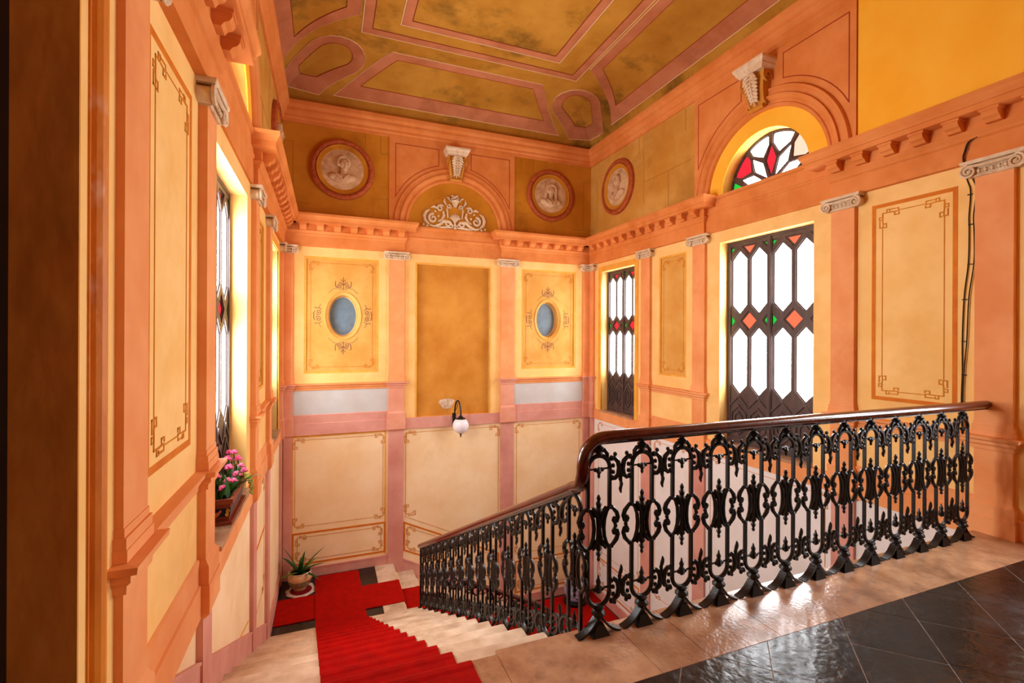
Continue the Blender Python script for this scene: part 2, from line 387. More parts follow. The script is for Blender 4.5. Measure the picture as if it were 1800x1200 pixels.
def archivolt(root, cx, cz):
    MB().arc([(.845, 0), (.845, .03), (.86, .05), (.885, .05), (.895, .035), (.92, .035), (.935, .06), (.96, .075), (.985, .075), (.99, .045), (1.04, .045), (1.05, .06), (1.075, .06), (1.09, .03), (1.09, 0)], cx, cz, 0, pi, 44).build('archivolt', 'terracotta', root, True)
def spandrel_lines(root, cx):
    m = MB()
    for sg in (1, -1):
        R = 1.16; pts = [(cx + sg * R * sin(a), 1.92 + R * cos(a)) for a in [radians(x) for x in range(16, 70, 4)]]
        x_in, x_out = .30, 1.05
        pts = [(cx + sg * x, 1.92 + sqrt(max(R * R - x * x, 0))) for x in [x_in + (x_out - x_in) * i / 12 for i in range(13)]]
        loop = [(cx + sg * x_in, 3.33)] + pts + [(cx + sg * x_out, 3.33), (cx + sg * x_in, 3.33)]
        m.strip(loop, .010, -.0245, -.02)
    m.build('painted_border', 'redline', root)

ENT = [(0, 1.449), (PF + .012, 1.449), (PF + .012, 1.62), (PF + .03, 1.635), (PF + .03, 1.655), (PF + .055, 1.69), (PF + .055, 1.70), (PF + .045, 1.705), (PF + .045, 1.80), (PF + .18, 1.80), (PF + .18, 1.845), (PF + .19, 1.85), (PF + .195, 1.87), (PF + .22, 1.905), (PF + .22, 1.942), (0, 1.95)]
FAS = [(0, 1.449), (.02, 1.449), (.02, 1.70), (.032, 1.712), (.032, 1.735), (.02, 1.742), (.02, 1.88), (.045, 1.895), (.045, 1.93), (0, 1.935)]
COV = [(0, Z_COV0), (.025, Z_COV0), (.025, 3.48), (.045, 3.50), (.045, 3.54), (.075, 3.575), (.085, 3.60), (.085, 3.64), (.115, 3.68), (.12, 3.72), (.12, 3.75), (0, 3.76)]
CAP = [(0, -.885), (.012, -.885), (.016, -.855), (.03, -.835), (.03, -.815), (.055, -.80), (.058, -.777), (0, -.770)]
BAND1 = [(0, Z_BAND), (.030, Z_BAND), (.030, -1.42), (.018, -1.415), (.018, -1.285), (.006, -1.275), (0, -1.275)]
BAND2 = [(0, Z_BAND), (.030, Z_BAND), (.030, -1.42), (0, -1.415)]
MOD = None
def modillion_mesh():
    global MOD
    if MOD: return MOD
    P = [(0, 1.703), (-.05, 1.703), (-.066, 1.726), (-.09, 1.738), (-.104, 1.76), (-.104, 1.80), (0, 1.80)]   # (y,z)
    m = MB(); n = len(P)
    m.rows([[(-.05, y, z) for y, z in P], [(.05, y, z) for y, z in P]], close_v=True, cap=True)
    m.box((-.06, -.112, 1.780), (.06, 0, 1.80))
    MOD = m.mesh('modillion', 'terracotta'); return MOD
def modillions(root, x0, x1, pitch=.243):
    n = max(1, round((x1 - x0) / pitch))
    for i in range(n):
        obj('modillion', modillion_mesh(), root, (x0 + (i + .5) * (x1 - x0) / n, -(PF + .044), 0))
def cornice_run(root, name, prof, x0, x1, m, r0=False, r1=False, k0=0, k1=0):
    return MB().run(prof, x0, x1, r0, r1, PF + .012 if (r0 or r1) else 0, k0, k1).build(name, m, root)

PIL = {}
def pilaster_mesh(wd):
    k = round(wd, 3)
    if k in PIL: return PIL[k]
    h = wd / 2; p = PF
    sh = MB().box((-h, -p, -.66), (h, .01, 1.33))
    for dz, e in ((-.66, .004), (-.69, .012)):   # flared foot
        sh.box((-h - e, -p - e, dz - .04), (h + e, .01, dz))
    sh = sh.box((-h - .016, -p - .016, -.772), (h + .016, .01, -.73)).mesh('pilaster', 'salmon')
    pe = MB(); Q = [(0, -1.29), (p, -1.29), (p, -.885), (p + .012, -.88), (p + .014, -.85), (p + .03, -.835), (p + .03, -.812), (p + .055, -.80), (p + .058, -.775), (0, -.77)]
    pe.run(Q, -h, h, True, True, p)
    pe.run([(0, -1.43), (p + .02, -1.43), (p + .02, -1.32), (p + .008, -1.30), (p, -1.285), (0, -1.285)], -h, h, True, True, p)
    pe.run([(0, Z_BAND - .02), (p - .005, Z_BAND - .02), (p + .025, Z_BAND + .015), (p + .025, -1.425), (0, -1.425)], -h, h, True, True, p)
    pe = pe.mesh('pedestal', 'salmon' if k == .235 else 'salmon_pink')
    st = MB().box((-h + .004, -p + .012, ZG), (h - .004, .01, Z_BAND - .01)).mesh('strip', 'rose')
    PIL[k] = (sh, pe, st); return PIL[k]
CAPM = {}
def capital_mesh(wd):
    k = round(wd, 3)
    if k in CAPM: return CAPM[k]
    h = wd / 2; m = MB(); p = PF
    m.run([(0, 1.425), (p + .05, 1.425), (p + .058, 1.435), (p + .058, 1.452), (0, 1.452)], -h - .02, h + .02, True, True, p)
    m.box((-h - .005, -p - .012, 1.318), (h + .005, .005, 1.428))
    m.tube([(x_ * (h + .03), -p - .036, 1.412 - .012 * (1 - x_ * x_)) for x_ in [-1 + i / 6 for i in range(13)]], .013, 6)
    m.tube([(-h, -p - .012, 1.328), (h, -p - .012, 1.328)], .010, 6)
    for sg in (1, -1):
        c = (sg * (h + .028), 1.368)
        m.tube(y3(spiral(c[0], c[1], .054, .010, pi / 2, -sg * 1.9, 30), -p - .040), [.0135 - .007 * i / 30 for i in range(31)], 5)
        m.rows([[(c[0] + .046 * cos(2 * pi * q / 16), y, c[1] + .046 * sin(2 * pi * q / 16)) for q in range(16)] for y in (-p - .024, 0)], close_v=True, cap=True)
        m.ell((c[0], -p - .034, c[1]), (.014, .014, .014), 6, 4)
    n = 5
    for i in range(n):
        x = (-h + .035) + (2 * h - .07) * i / (n - 1)
        m.ell((x, -p - .026, 1.362), (.014, .012, .02), 6, 4)
        if i < n - 1: m.tube([(x + (2 * h - .07) / (n - 1) / 2, -p - .028, 1.382), (x + (2 * h - .07) / (n - 1) / 2, -p - .03, 1.345)], .005, 4)
    CAPM[k] = m.mesh('capital', 'stucco', True); return CAPM[k]
def pilaster(root, x, wd, low=True):
    sh, pe, st = pilaster_mesh(wd)
    o = obj('pilaster', sh, root, (x, 0, 0))
    obj('capital', capital_mesh(wd), o); obj('pedestal', pe, o)
    if low: obj('strip', st, o)
    return o

def cornice_parts(w):
    r = w.root; f = w.f
    PS = [2.097, 3.28, 5.30, 6.508]
    for y in PS: pilaster(r, f(y), .235)
    pilaster(r, f(YB - .047 - .066), .132); pilaster(r, f(2 * YC - (YB - .047 - .066)), .132)
    # entablature with modillions on the outer bays, plain fascia over the tall window
    YE = YB
    for (y0, y1, nm) in ((3.398, YN, 'near'), (5.182, YB, 'far')):
        a, b = f(y0), f(y1)
        if a < b: cornice_run(r, 'cornice', ENT, a, b, 'terracotta', r0=True)
        else: cornice_run(r, 'cornice', ENT, b, a, 'terracotta', r1=True)
        lo, hi = min(a, b), max(a, b)
        pad0 = -.02
        modillions(r, lo + pad0 if a < b else lo + .2, hi - (.2 if a < b else pad0))
    a, b = iv(w, 3.30, 5.28)
    cornice_run(r, 'fascia', FAS, a, b, 'terracotta')
    a, b = iv(w, YN, YB); cornice_run(r, 'cove_cornice', COV, a, b, 'terracotta')
    # dado rails
    for (y0, y1) in ((2.06, 3.28), (5.30, 6.508)):
        a, b = iv(w, y0, y1); cornice_run(r, 'dado_rail', CAP, a, b, 'salmon')
        cornice_run(r, 'dado_band', BAND1, a, b, 'salmon')
        MB().box((a, -.004, -1.275), (b, .002, -.885)).build('dado_panel', 'cream', r)
    for (y0, y1) in ((3.28, 5.30), (6.508, YB)):
        a, b = iv(w, y0, y1); cornice_run(r, 'sill_band', BAND2, a, b, 'salmon')
        a, b = iv(w, *((YC - W2H, YC + W2H) if y0 < 4 else (W1C - W1H, W1C + W1H)))
        MB().box((a - .0, -.045, -1.43), (b + .0, .16, -1.40)).build('window_sill', 'slab', r)
    # painted lower panels
    for (y0, y1, zb) in ((6.70, 8.03, ZB + .80 if w is WR else None), (5.50, 6.32, None)):
        a, b = iv(w, y0, y1)
        if w is WR:
            if zb: painted_frame(r, a, zb + .10, b, Z_BAND - .05, .020, None, .006, y0=-.001); painted_frame(r, a + .05, ZB + .30, b - .05, zb - .05, .022, (.05, .028), .006, y0=-.001)
            else: painted_frame(r, a, -4.2, b, Z_BAND - .05, .020, None, .006, y0=-.001)
        else:
            zz = lambda y: ZL - RI - (y - 2.501) * .497 + .17
            painted_frame(r, a, zz(y0) + .05, b, Z_BAND - .05, .020, None, .006, y0=-.001) if y1 < 7 else None
    if w is WR:
        a, b = iv(w, 3.45, 5.13); painted_frame(r, a, -4.2, b, Z_BAND - .05, .020, None, .006, y0=-.001)
    else:
        a, b = iv(w, 3.47, 5.13)
        MB().strip([(3.55, -2.35), (5.1, -2.72)], .022, -.002, .001).build('painted_band', 'goldlight', r)
        MB().box((5.46, -.003, -2.30), (6.34, .001, -2.265)).build('painted_band', 'gold', r)

def back_parts():
    w = WBk; r = w.root
    for sg in (-1, 1):
        pilaster(r, XM + sg * 1.026, .264); pilaster(r, XM + sg * 2.717, .132)
    bx = XM - .894
    cornice_run(r, 'cornice', ENT, XL, bx - .0, 'terracotta', r1=True); modillions(r, XL + .20, bx + .06)
    cornice_run(r, 'cornice', ENT, 2 * XM - bx, XR, 'terracotta', r0=True); modillions(r, 2 * XM - bx - .06, XR - .20)
    cornice_run(r, 'fascia', FAS, bx - .05, 2 * XM - bx + .05, 'terracotta')
    cornice_run(r, 'cove_cornice', COV, XL, XR, 'terracotta')
    for (a, b) in ((XL, XM - 1.0), (XM + 1.0, XR)):
        cornice_run(r, 'dado_rail', CAP, a, b, 'salmon'); cornice_run(r, 'dado_band', BAND1, a, b, 'rose')
        MB().box((a, -.004, -1.275), (b, .002, -.885)).build('dado_panel', 'dado', r)
    cornice_run(r, 'dado_band', BAND2, XM - 1.0, XM + 1.0, 'rose')
    MB().plate(rect(XM - 1.158, 1.90, XM + 1.158, Z_COV0 + .02), [half_disc(XM, 1.9, 1.0)], -.022, .005).build('spandrel', 'terracotta', r)
    MB().plate(half_disc(XM, 1.92, .86), [], -.008, .005).build('lunette_field', 'ochre', r)
    MB().arc([(.60, 0), (.60, .012), (.615, .016), (.63, .012), (.63, 0)], XM, 1.92, 0, pi, 40).build('lunette_moulding', 'ochre', r, True)
    archivolt(r, XM, 1.92); spandrel_lines(r, XM); keystone(r, XM, .02)
    lunette_ornament(r)
    # painted lower panels, level beside the half landing, raking along the second flight
    painted_frame(r, -.50, -3.10, .93, -1.66, .020, None, .006, y0=-.001)
    MB().plate([(-.53, -3.72), (.95, -3.72), (.95, Z_BAND), (-.53, Z_BAND)], [[(-.50, -3.72 + .0005), (.925, -3.7195), (.925, -1.64), (-.50, -1.64)]], -.0018, .001).build('painted_band', 'goldlight', r)
    painted_frame(r, -.46, -3.645, .895, -3.23, .019, (.055, .03), .006, y0=-.002)
    sl = -.47
    painted_frame(r, 1.28, -3.12 + .0, 3.01, -1.66, .020, None, .006, y0=-.001) if False else None
    m = MB(); m.strip([(1.285, -1.68), (3.0, -1.68), (3.0, -3.95), (1.285, -3.14), (1.285, -1.68)], .007, -.002, 0)
    for (ox, oz, sx, sz) in ((1.265, -1.655, 1, -1), (3.02, -1.655, -1, -1), (1.265, -3.13, 1, 1)): greek(m, ox, oz, sx, sz, .024, .010, -.002, 0)
    m.build('painted_border', 'paintline', r)
    painted_frame(r, 1.30, -3.70, 2.97, -3.29, .019, (.05, .03), .006, y0=-.002, slope=sl)
    painted_frame(r, 3.34, -4.15, 4.75, -1.66, .020, None, .006, y0=-.001)
    painted_frame(r, 3.40, -4.82, 4.70, -4.32, .022, (.055, .03), .006, y0=-.002)
    m = MB()
    for sg in (1, -1):
        k = lambda x, z: (XM + sg * x, z)
        for L in ([(2.83, 2.15), (2.66, 2.15), (2.66, 3.12), (2.83, 3.12)], [(2.66, 2.15), (2.40, 2.15)], [(1.30, 3.42), (1.30, 3.12), (1.17, 3.12)], [(1.55, 3.42), (1.55, 3.20)], [(1.30, 2.55), (1.17, 2.55)], [(1.42, 2.05), (1.42, 2.35), (1.17, 2.35)]):
            m.strip([k(*p) for p in L], .006, -.0015, .001)
    tag(m.build('masonry_joints', 'ashlar', r), kind='stuff')
    # plaster patch behind the lamp
    MB().prism([(2.02 + .13 * cos(a) * (1 + .25 * sin(3 * a)), -1.21 + .11 * sin(a) * (1 + .2 * cos(2 * a))) for a in [i * pi / 9 for i in range(18)]], .0425, .046).build('plaster_patch', 'plaster_patch', r)

def keystone(root, cx, y):
    st = empty('keystone', (cx, 0, 0), 0, root)
    m = MB(); R = []
    for t in [i / 14 for i in range(15)]:
        z = 2.80 + t * .40; hw = .105 + .055 * t
        p = .085 + .10 * t ** 1.6 + .03 * sin(t * pi * 1.2)
        R.append([(-hw, 0, z), (-hw, -p, z), (-hw + .03, -p - .012, z), (-hw + .045, -p + .012, z), (hw - .045, -p + .012, z), (hw - .03, -p - .012, z), (hw, -p, z), (hw, 0, z)])
    m.rows(R, close_v=True, cap=True)
    m.tube([(-.105, -.10, 2.80), (.105, -.10, 2.80)], .026, 8)
    for sg in (1, -1):
        m.tube([(sg * .165, -.11 + p[0], 3.12 + p[1]) for p in spiral(0, 0, .075, .012, pi * .9, 1.5, 26)], .011, 5)
        m.tube([(sg * .125, -.075 + p[0], 2.845 + p[1]) for p in spiral(0, 0, .035, .008, pi, 1.2, 14)], .008, 5)
    m.build('bracket', 'niche', st, True)
    lf = MB()
    for t in [i / 7 for i in range(8)]:          # acanthus lobes
        z = 3.17 - t * .27; p = .20 - .085 * t + .02
        for sg in (1, -1):
            L = .115 * (1 - .55 * t) * (1 if t > 0 else .8)
            lf.tube([(0, -p, z + .02), (sg * L * .5, -p - .018, z - .005), (sg * L, -p - .004, z - .045)], [.012, .026, .008], 6, flat=.5)
    lf.tube([(0, -.205, 3.19), (0, -.20, 3.05), (0, -.155, 2.90), (0, -.118, 2.83)], [.012, .016, .014, .009], 6)
    lf.build('acanthus_leaf', 'stucco', st, True)
    ab = MB().run([(0, 3.205), (.205, 3.205), (.21, 3.22), (.235, 3.25), (.235, 3.262), (.26, 3.30), (.26, 3.33), (0, 3.335)], -.165, .165, True, True, .205)
    ab.build('abacus', 'stucco', st)
    return st

def lunette_ornament(root):
    o = MB(); y = -.030
    def t(pts, r, n=6): o.tube(y3([(XM + a, 1.93 + b) for a, b in pts], y), [q * 1.35 for q in r] if isinstance(r, list) else r * 1.35, n)
    for sg in (1, -1):
        def q(P): return [(sg * a, b) for a, b in P]
        t(q([(.03, .05), (.10, .13), (.20, .14), (.28, .07), (.38, .03), (.46, .05)]), [.012, .022, .024, .02, .016, .01])
        t(q(spiral(.12, .10, .015, .055, 0, 1.2, 18)), .013)
        t(q([(.04, .03), (.14, .035), (.25, .02), (.33, .025)]), [.01, .018, .016, .008])
        t(q(spiral(.40, .17, .012, .085, -.5, 1.35, 26)), [.010 + .010 * i / 26 for i in range(27)])
        t(q([(.47, .06), (.54, .12), (.555, .20), (.52, .28), (.46, .32)]), [.012, .022, .024, .02, .01])
        t(q(spiral(.27, .36, .010, .062, .6, 1.3, 22)), [.008 + .009 * i / 22 for i in range(23)])
        t(q([(.22, .31), (.20, .24), (.24, .16), (.31, .12)]), [.012, .018, .016, .010])
        t(q([(.33, .36), (.39, .38), (.44, .36)]), [.014, .018, .008])
        t(q(spiral(.115, .40, .008, .045, 2.6, 1.2, 18)), .010)
        t(q([(.16, .43), (.20, .49), (.19, .54)]), [.012, .014, .006])
        t(q([(.08, .50), (.12, .56), (.16, .57)]), [.010, .014, .006])
        t(q([(.15, .36), (.14, .28), (.13, .20)]), [.012, .012, .008])
        for a_, b_ in ((.50, .03), (.57, .05), (.42, .24), (.36, .30), (.30, .22)): o.ell((XM + sg * a_, y, 1.93 + b_), (.022, .016, .022), 6, 4)
    for k in range(7):                            # palmette
        a = radians(-60 + 20 * k)
        t([(.02 * sin(a), .13), (.06 * sin(a), .17 + .03 * cos(a)), (.115 * sin(a), .15 + .13 * cos(a))], [.006, .012, .009])
    o.lathe([(.02, 0), (.034, .02), (.02, .05), (.026, .08), (.018, .11), (.03, .13)], (XM, y, 1.935), 8)
    o.lathe([(.025, 0), (.03, .01), (.05, .05), (.052, .075), (.072, .09), (.078, .115), (.06, .12)], (XM, y - .005, 2.33), 10)
    for k in range(9):
        o.ell((XM - .06 + .03 * (k % 5) + .008 * (k // 5), y - .008, 2.475 + .032 * (k // 5) + .012 * ((k * 7) % 3)), (.024, .02, .022), 6, 4)
    ob = o.build('lunette_ornament', 'stucco', None, True); ob.location = WBk.loc
    tag(ob, 'cream stucco scrollwork with urn and palmette inside the blind arch', 'ornament')

def medallion(w, s, label, style):
    th = empty('relief_medallion', (0, 0, 0)); 
    R = Matrix.Rotation(w.rz, 4, 'Z'); th.location = Vector(w.loc) + (R @ Vector((w.f(s), -.003, 2.76))); th.rotation_euler = (0, 0, w.rz)
    tag(th, label, 'medallion', 'portrait medallions on the upper walls')
    MB().arc([(.40, 0), (.40, .03), (.415, .04), (.425, .03), (.435, .055), (.465, .062), (.48, .05), (.495, .045), (.50, .02), (.50, 0)], 0, 0, 0, 2 * pi, 56, True).build('frame', 'frame_red', th, True)
    b = MB()
    for i in range(60):
        a = 2 * pi * i / 60; b.ell((.45 * cos(a), -.06, .45 * sin(a)), (.013, .012, .013), 5, 3)
    tag(b.build('beading', 'frame_red', th, True), kind='stuff')
    MB().arc([(.335, 0), (.335, .018), (.35, .03), (.385, .03), (.405, .045), (.405, 0)], 0, 0, 0, 2 * pi, 56, True).build('inner_ring', 'ochre', th, True)
    MB().plate(oval(0, 0, .345, .345, 48), [], -.015, 0).build('disc', 'stucco_bust', th)
    m = MB(); y = -.03
    d = style.get('turn', 1)
    hx = style.get('hx', .0)
    m.ell((hx, y, .085), (.075, .075, .105), 12, 8)                # head
    m.ell((hx + d * .022, y - .065, .06), (.016, .03, .032), 6, 5)  # nose
    m.ell((hx + d * .01, y - .05, .095), (.06, .035, .012), 8, 4)   # brow
    m.ell((hx + d * .012, y - .058, .022), (.024, .022, .009), 6, 4)  # mouth
    m.ell((hx + d * .01, y - .03, .0), (.038, .045, .028), 8, 5)    # chin
    m.tube([(hx, y + .005, .03), (hx - .005, y + .005, -.09)], [.05, .06], 8)
    for i in range(11):                                            # hair
        a = radians(-20 + 22 * i); m.ell((hx - d * .008 + .083 * cos(a), y - .022, .10 + .095 * sin(a)), (.032, .045, .032), 6, 4)
    m.rows([[(x * k + hx * .5, y + .012 - .03 * sin(pi * j / 12) * k, z) for x, z in [(0, 0)]] for k in (1,) for j in (0,)]) if False else None
    for sg in (1, -1):                                             # shoulders
        m.ell((sg * .125, y + .008, -.125), (.10, .06, .062), 10, 6)
    m.ell((0, y + .004, -.155), (.155, .075, .085), 12, 6)
    m.tube([(-.10, y - .055, -.09), (-.02, y - .075, -.16), (.0, y - .07, -.21)], [.012, .02, .012], 6)
    m.tube([(.10, y - .055, -.09), (.03, y - .075, -.16), (.0, y - .07, -.21)], [.012, .02, .012], 6)
    if style.get('veil'):
        m.tube([(-.07, y - .01, .19), (-.10, y - .01, .05), (-.11, y, -.10)], [.02, .03, .03], 6)
        m.tube([(.07, y - .01, .19), (.10, y - .01, .05), (.11, y, -.10)], [.02, .03, .03], 6)
        m.box((-.09, y - .03, .185), (.09, y, .205))
    m.build('bust', 'stucco_bust', th, True)
    s_ = MB()                                                     # worn, unreadable raised inscription round the rim
    for i in list(range(7)) + list(range(11, 18)):
        a = radians(158 - 8 * i); c = Vector((cos(a), sin(a))) * .285; r_ = Vector((cos(a), sin(a))) * .021; q_ = Vector((-sin(a), cos(a))) * .012
        s_.strip([c - r_ + q_, c + r_ + q_], .007, -.023, -.014)
        if i % 3 != 1: s_.strip([c - r_ - q_, c + r_ - q_], .007, -.023, -.014)
        s_.strip([c + (r_ if i % 2 else -r_) + q_, c + (r_ if i % 4 else r_ * 0) - q_], .006, -.023, -.014)
    tag(s_.build('inscription', 'stucco_bust', th), kind='stuff')
    return th

# ------------------------------------------------------------------ build walls
back_wall(); side_wall(WR); side_wall(WL); back_parts()
WN.root = MB().plate(rect(-XR - TH, ZG, -XL + TH, Z_TOP), [], 0, TH).build('wall_near', 'near_plaster', None, False, WN.loc, WN.rz)
for w in (WBk, WR, WL, WN): tag(w.root, w.label, 'wall', kind='structure')
medallion(WBk, .23, 'round portrait medallion, bust in a coat, on the back wall near the left corner', dict(turn=1, hx=.02))
medallion(WBk, 2 * XM - .23, 'round portrait medallion, veiled bust, on the back wall near the right corner', dict(turn=-1, veil=True))
medallion(WR, 7.37, 'round portrait medallion seen obliquely on the right wall near the far corner', dict(turn=-1))
medallion(WL, 7.37, 'round portrait medallion seen almost edge-on high on the left wall', dict(turn=1))

# ------------------------------------------------------------------ coved ceiling
D, HH = 1.1, Z_TOP - Z_COV1
def ins(a): return D * (1 - cos(a)), Z_COV1 + HH * sin(a)
def ceiling():
    m = MB(); R = []
    for i in range(15):
        d, z = ins(pi / 2 * i / 14)
        R.append([(XL + d, YN + d, z), (XR - d, YN + d, z), (XR - d, YB - d, z), (XL + d, YB - d, z)])
    m.rows(R, close_v=True); n = len(R) * 4
    m.f.append((n - 4, n - 3, n - 2, n - 1))
    c = m.build('ceiling', 'vault', None); tag(c, 'ochre coved ceiling with painted mauve bands', 'ceiling', kind='structure')
    c.modifiers.new('thick', 'SOLIDIFY').thickness = -.05
    MB().plate([(XL - .3, YN - .3), (XR + .3, YN - .3), (XR + .3, YB + .3), (XL - .3, YB + .3)], [], 0, .1).build('roof', 'ochre', c)
    rf = c.children[0]; rf.rotation_euler = (0, 0, 0); me = rf.data
    for v in me.vertices: v.co = (v.co.x, v.co.z, Z_TOP + .06 + v.co.y)
    W_, L_ = XR - XL, YB - YN; ym = (YB + YN) / 2
    # surface points: side 'B','R','N','L'; s = signed distance from the side's middle, a = cove angle (beyond 90 deg: flat, in metres)
    def P(side, s, a, off=.004):
        if a <= 90: d, z = ins(radians(a)); nx = cos(radians(a))
        else: d, z = D + (a - 90), Z_TOP
        z -= off; d += off * .7
        if side == 'B': return (XM + s, YB - d, z)
        if side == 'N': return (XM - s, YN + d, z)
        if side == 'R': return (XR - d, ym - s, z)
        return (XL + d, ym + s, z)
    def band(side, A, B, mt, name='painted_band', n=10):    # closed loops A (outer) and B (inner) of (s,a)
        k = len(A); m = MB(); R = []
        for i in range(k):
            for j in range(n):
                t = j / n
                la = [A[i][q] + (A[(i + 1) % k][q] - A[i][q]) * t for q in (0, 1)]; lb = [B[i][q] + (B[(i + 1) % k][q] - B[i][q]) * t for q in (0, 1)]
                R.append([P(side, *[la[q] + (lb[q] - la[q]) * u / 3 for q in (0, 1)]) for u in range(4)])
        m.rows(R, close_u=True); ob = m.build(name, mt, c); return ob
    def line(side, A, mt, w=.012, n=12):
        k = len(A); m = MB(); pts = []
        for i in range(k):
            for j in range(n):
                t = j / n; pts.append([A[i][q] + (A[(i + 1) % k][q] - A[i][q]) * t for q in (0, 1)])
        V = [Vector(P(side, *p, .005)) for p in pts]
        m.tube(V + [V[0]], w * .5, 4, False, .35); m.build('painted_line', mt, c)
    for side, hl, ht in (('B', 2.06, 1.24), ('N', 2.06, 1.24), ('R', L_ / 2 - .85, L_ / 2 - 1.77), ('L', L_ / 2 - .85, L_ / 2 - 1.77)):
        A = [(-hl, 22), (hl, 22), (ht, 89), (-ht, 89)]
        B = [(-hl + .41, 40), (hl - .41, 40), (ht - .10, 80), (-ht + .10, 80)]
        band(side, A, B, 'mauve'); line(side, A, 'paleline'); line(side, B, 'redline')
    # flat frames
    def ring(x0, y0, x1, y1, w_, mt):
        m = MB().plate(rect(x0, y0, x1, y1), [rect(x0 + w_, y0 + w_, x1 - w_, y1 - w_)], 0, .004)
        m.v = [(x, z, Z_TOP - .006 + y) for x, y, z in m.v]; m.build('painted_band' if w_ > .03 else 'painted_line', mt, c)
    iy = 1.40
    ring(XM - 1.70, YN + iy, XM + 1.70, YB - iy, .13, 'mauve'); ring(XM - 1.71, YN + iy - .01, XM + 1.71, YB - iy + .01, .014, 'paleline'); ring(XM - 1.575, YN + iy + .125, XM + 1.575, YB - iy - .125, .012, 'redline')
    ring(XM - 1.21, YN + 1.76, XM + 1.21, YB - 1.76, .13, 'mauve'); ring(XM - 1.22, YN + 1.75, XM + 1.22, YB - 1.75, .014, 'paleline'); ring(XM - 1.085, YN + 1.885, XM + 1.085, YB - 1.885, .012, 'redline')
    # corner capsules straddling the groins
    for (sx, sy) in ((1, 1), (-1, 1), (1, -1), (-1, -1)):
        cx0 = XR if sx > 0 else XL; cy0 = YB if sy > 0 else YN
        def surf(dx, dy, off):
            d = min(dx, dy); d = min(max(d, 0), D); a = math.acos(1 - d / D); return (cx0 - sx * dx, cy0 - sy * dy, Z_COV1 + HH * sin(a) - off)
        def caps(r, tip, g1, h1, e1):        # (g along the groin from the corner, h across)
            return [(e1 + r * cos(-pi / 2 + pi * i / 10), r * sin(-pi / 2 + pi * i / 10)) for i in range(11)] + [(g1, h1), (tip, 0), (g1, -h1)]
        def P2(g, h, off): dx = (g + h) / sqrt(2); dy = (g - h) / sqrt(2); return surf(dx, dy, off)
        O = caps(.44, .13, .43, .34, 1.10); I = caps(.26, .40, .56, .17, 1.10); k = len(O); R = []
        for i in range(k):
            for j in range(4):
                t = j / 4; a_ = [O[i][q] + (O[(i + 1) % k][q] - O[i][q]) * t for q in (0, 1)]; b_ = [I[i][q] + (I[(i + 1) % k][q] - I[i][q]) * t for q in (0, 1)]
                R.append([P2(*[a_[q] + (b_[q] - a_[q]) * u / 4 for q in (0, 1)], .006) for u in range(5)])
        MB().rows(R, close_u=True).build('painted_band', 'mauve', c)
        for Lp, mt in ((O, 'paleline'), (I, 'redline')):
            V = []
            for i in range(k):
                for j in range(4): t = j / 4; V.append(Vector(P2(*[Lp[i][q] + (Lp[(i + 1) % k][q] - Lp[i][q]) * t for q in (0, 1)], .008)))
            MB().tube(V + [V[0]], .006, 4, False, .35).build('painted_line', mt, c)
ceiling()

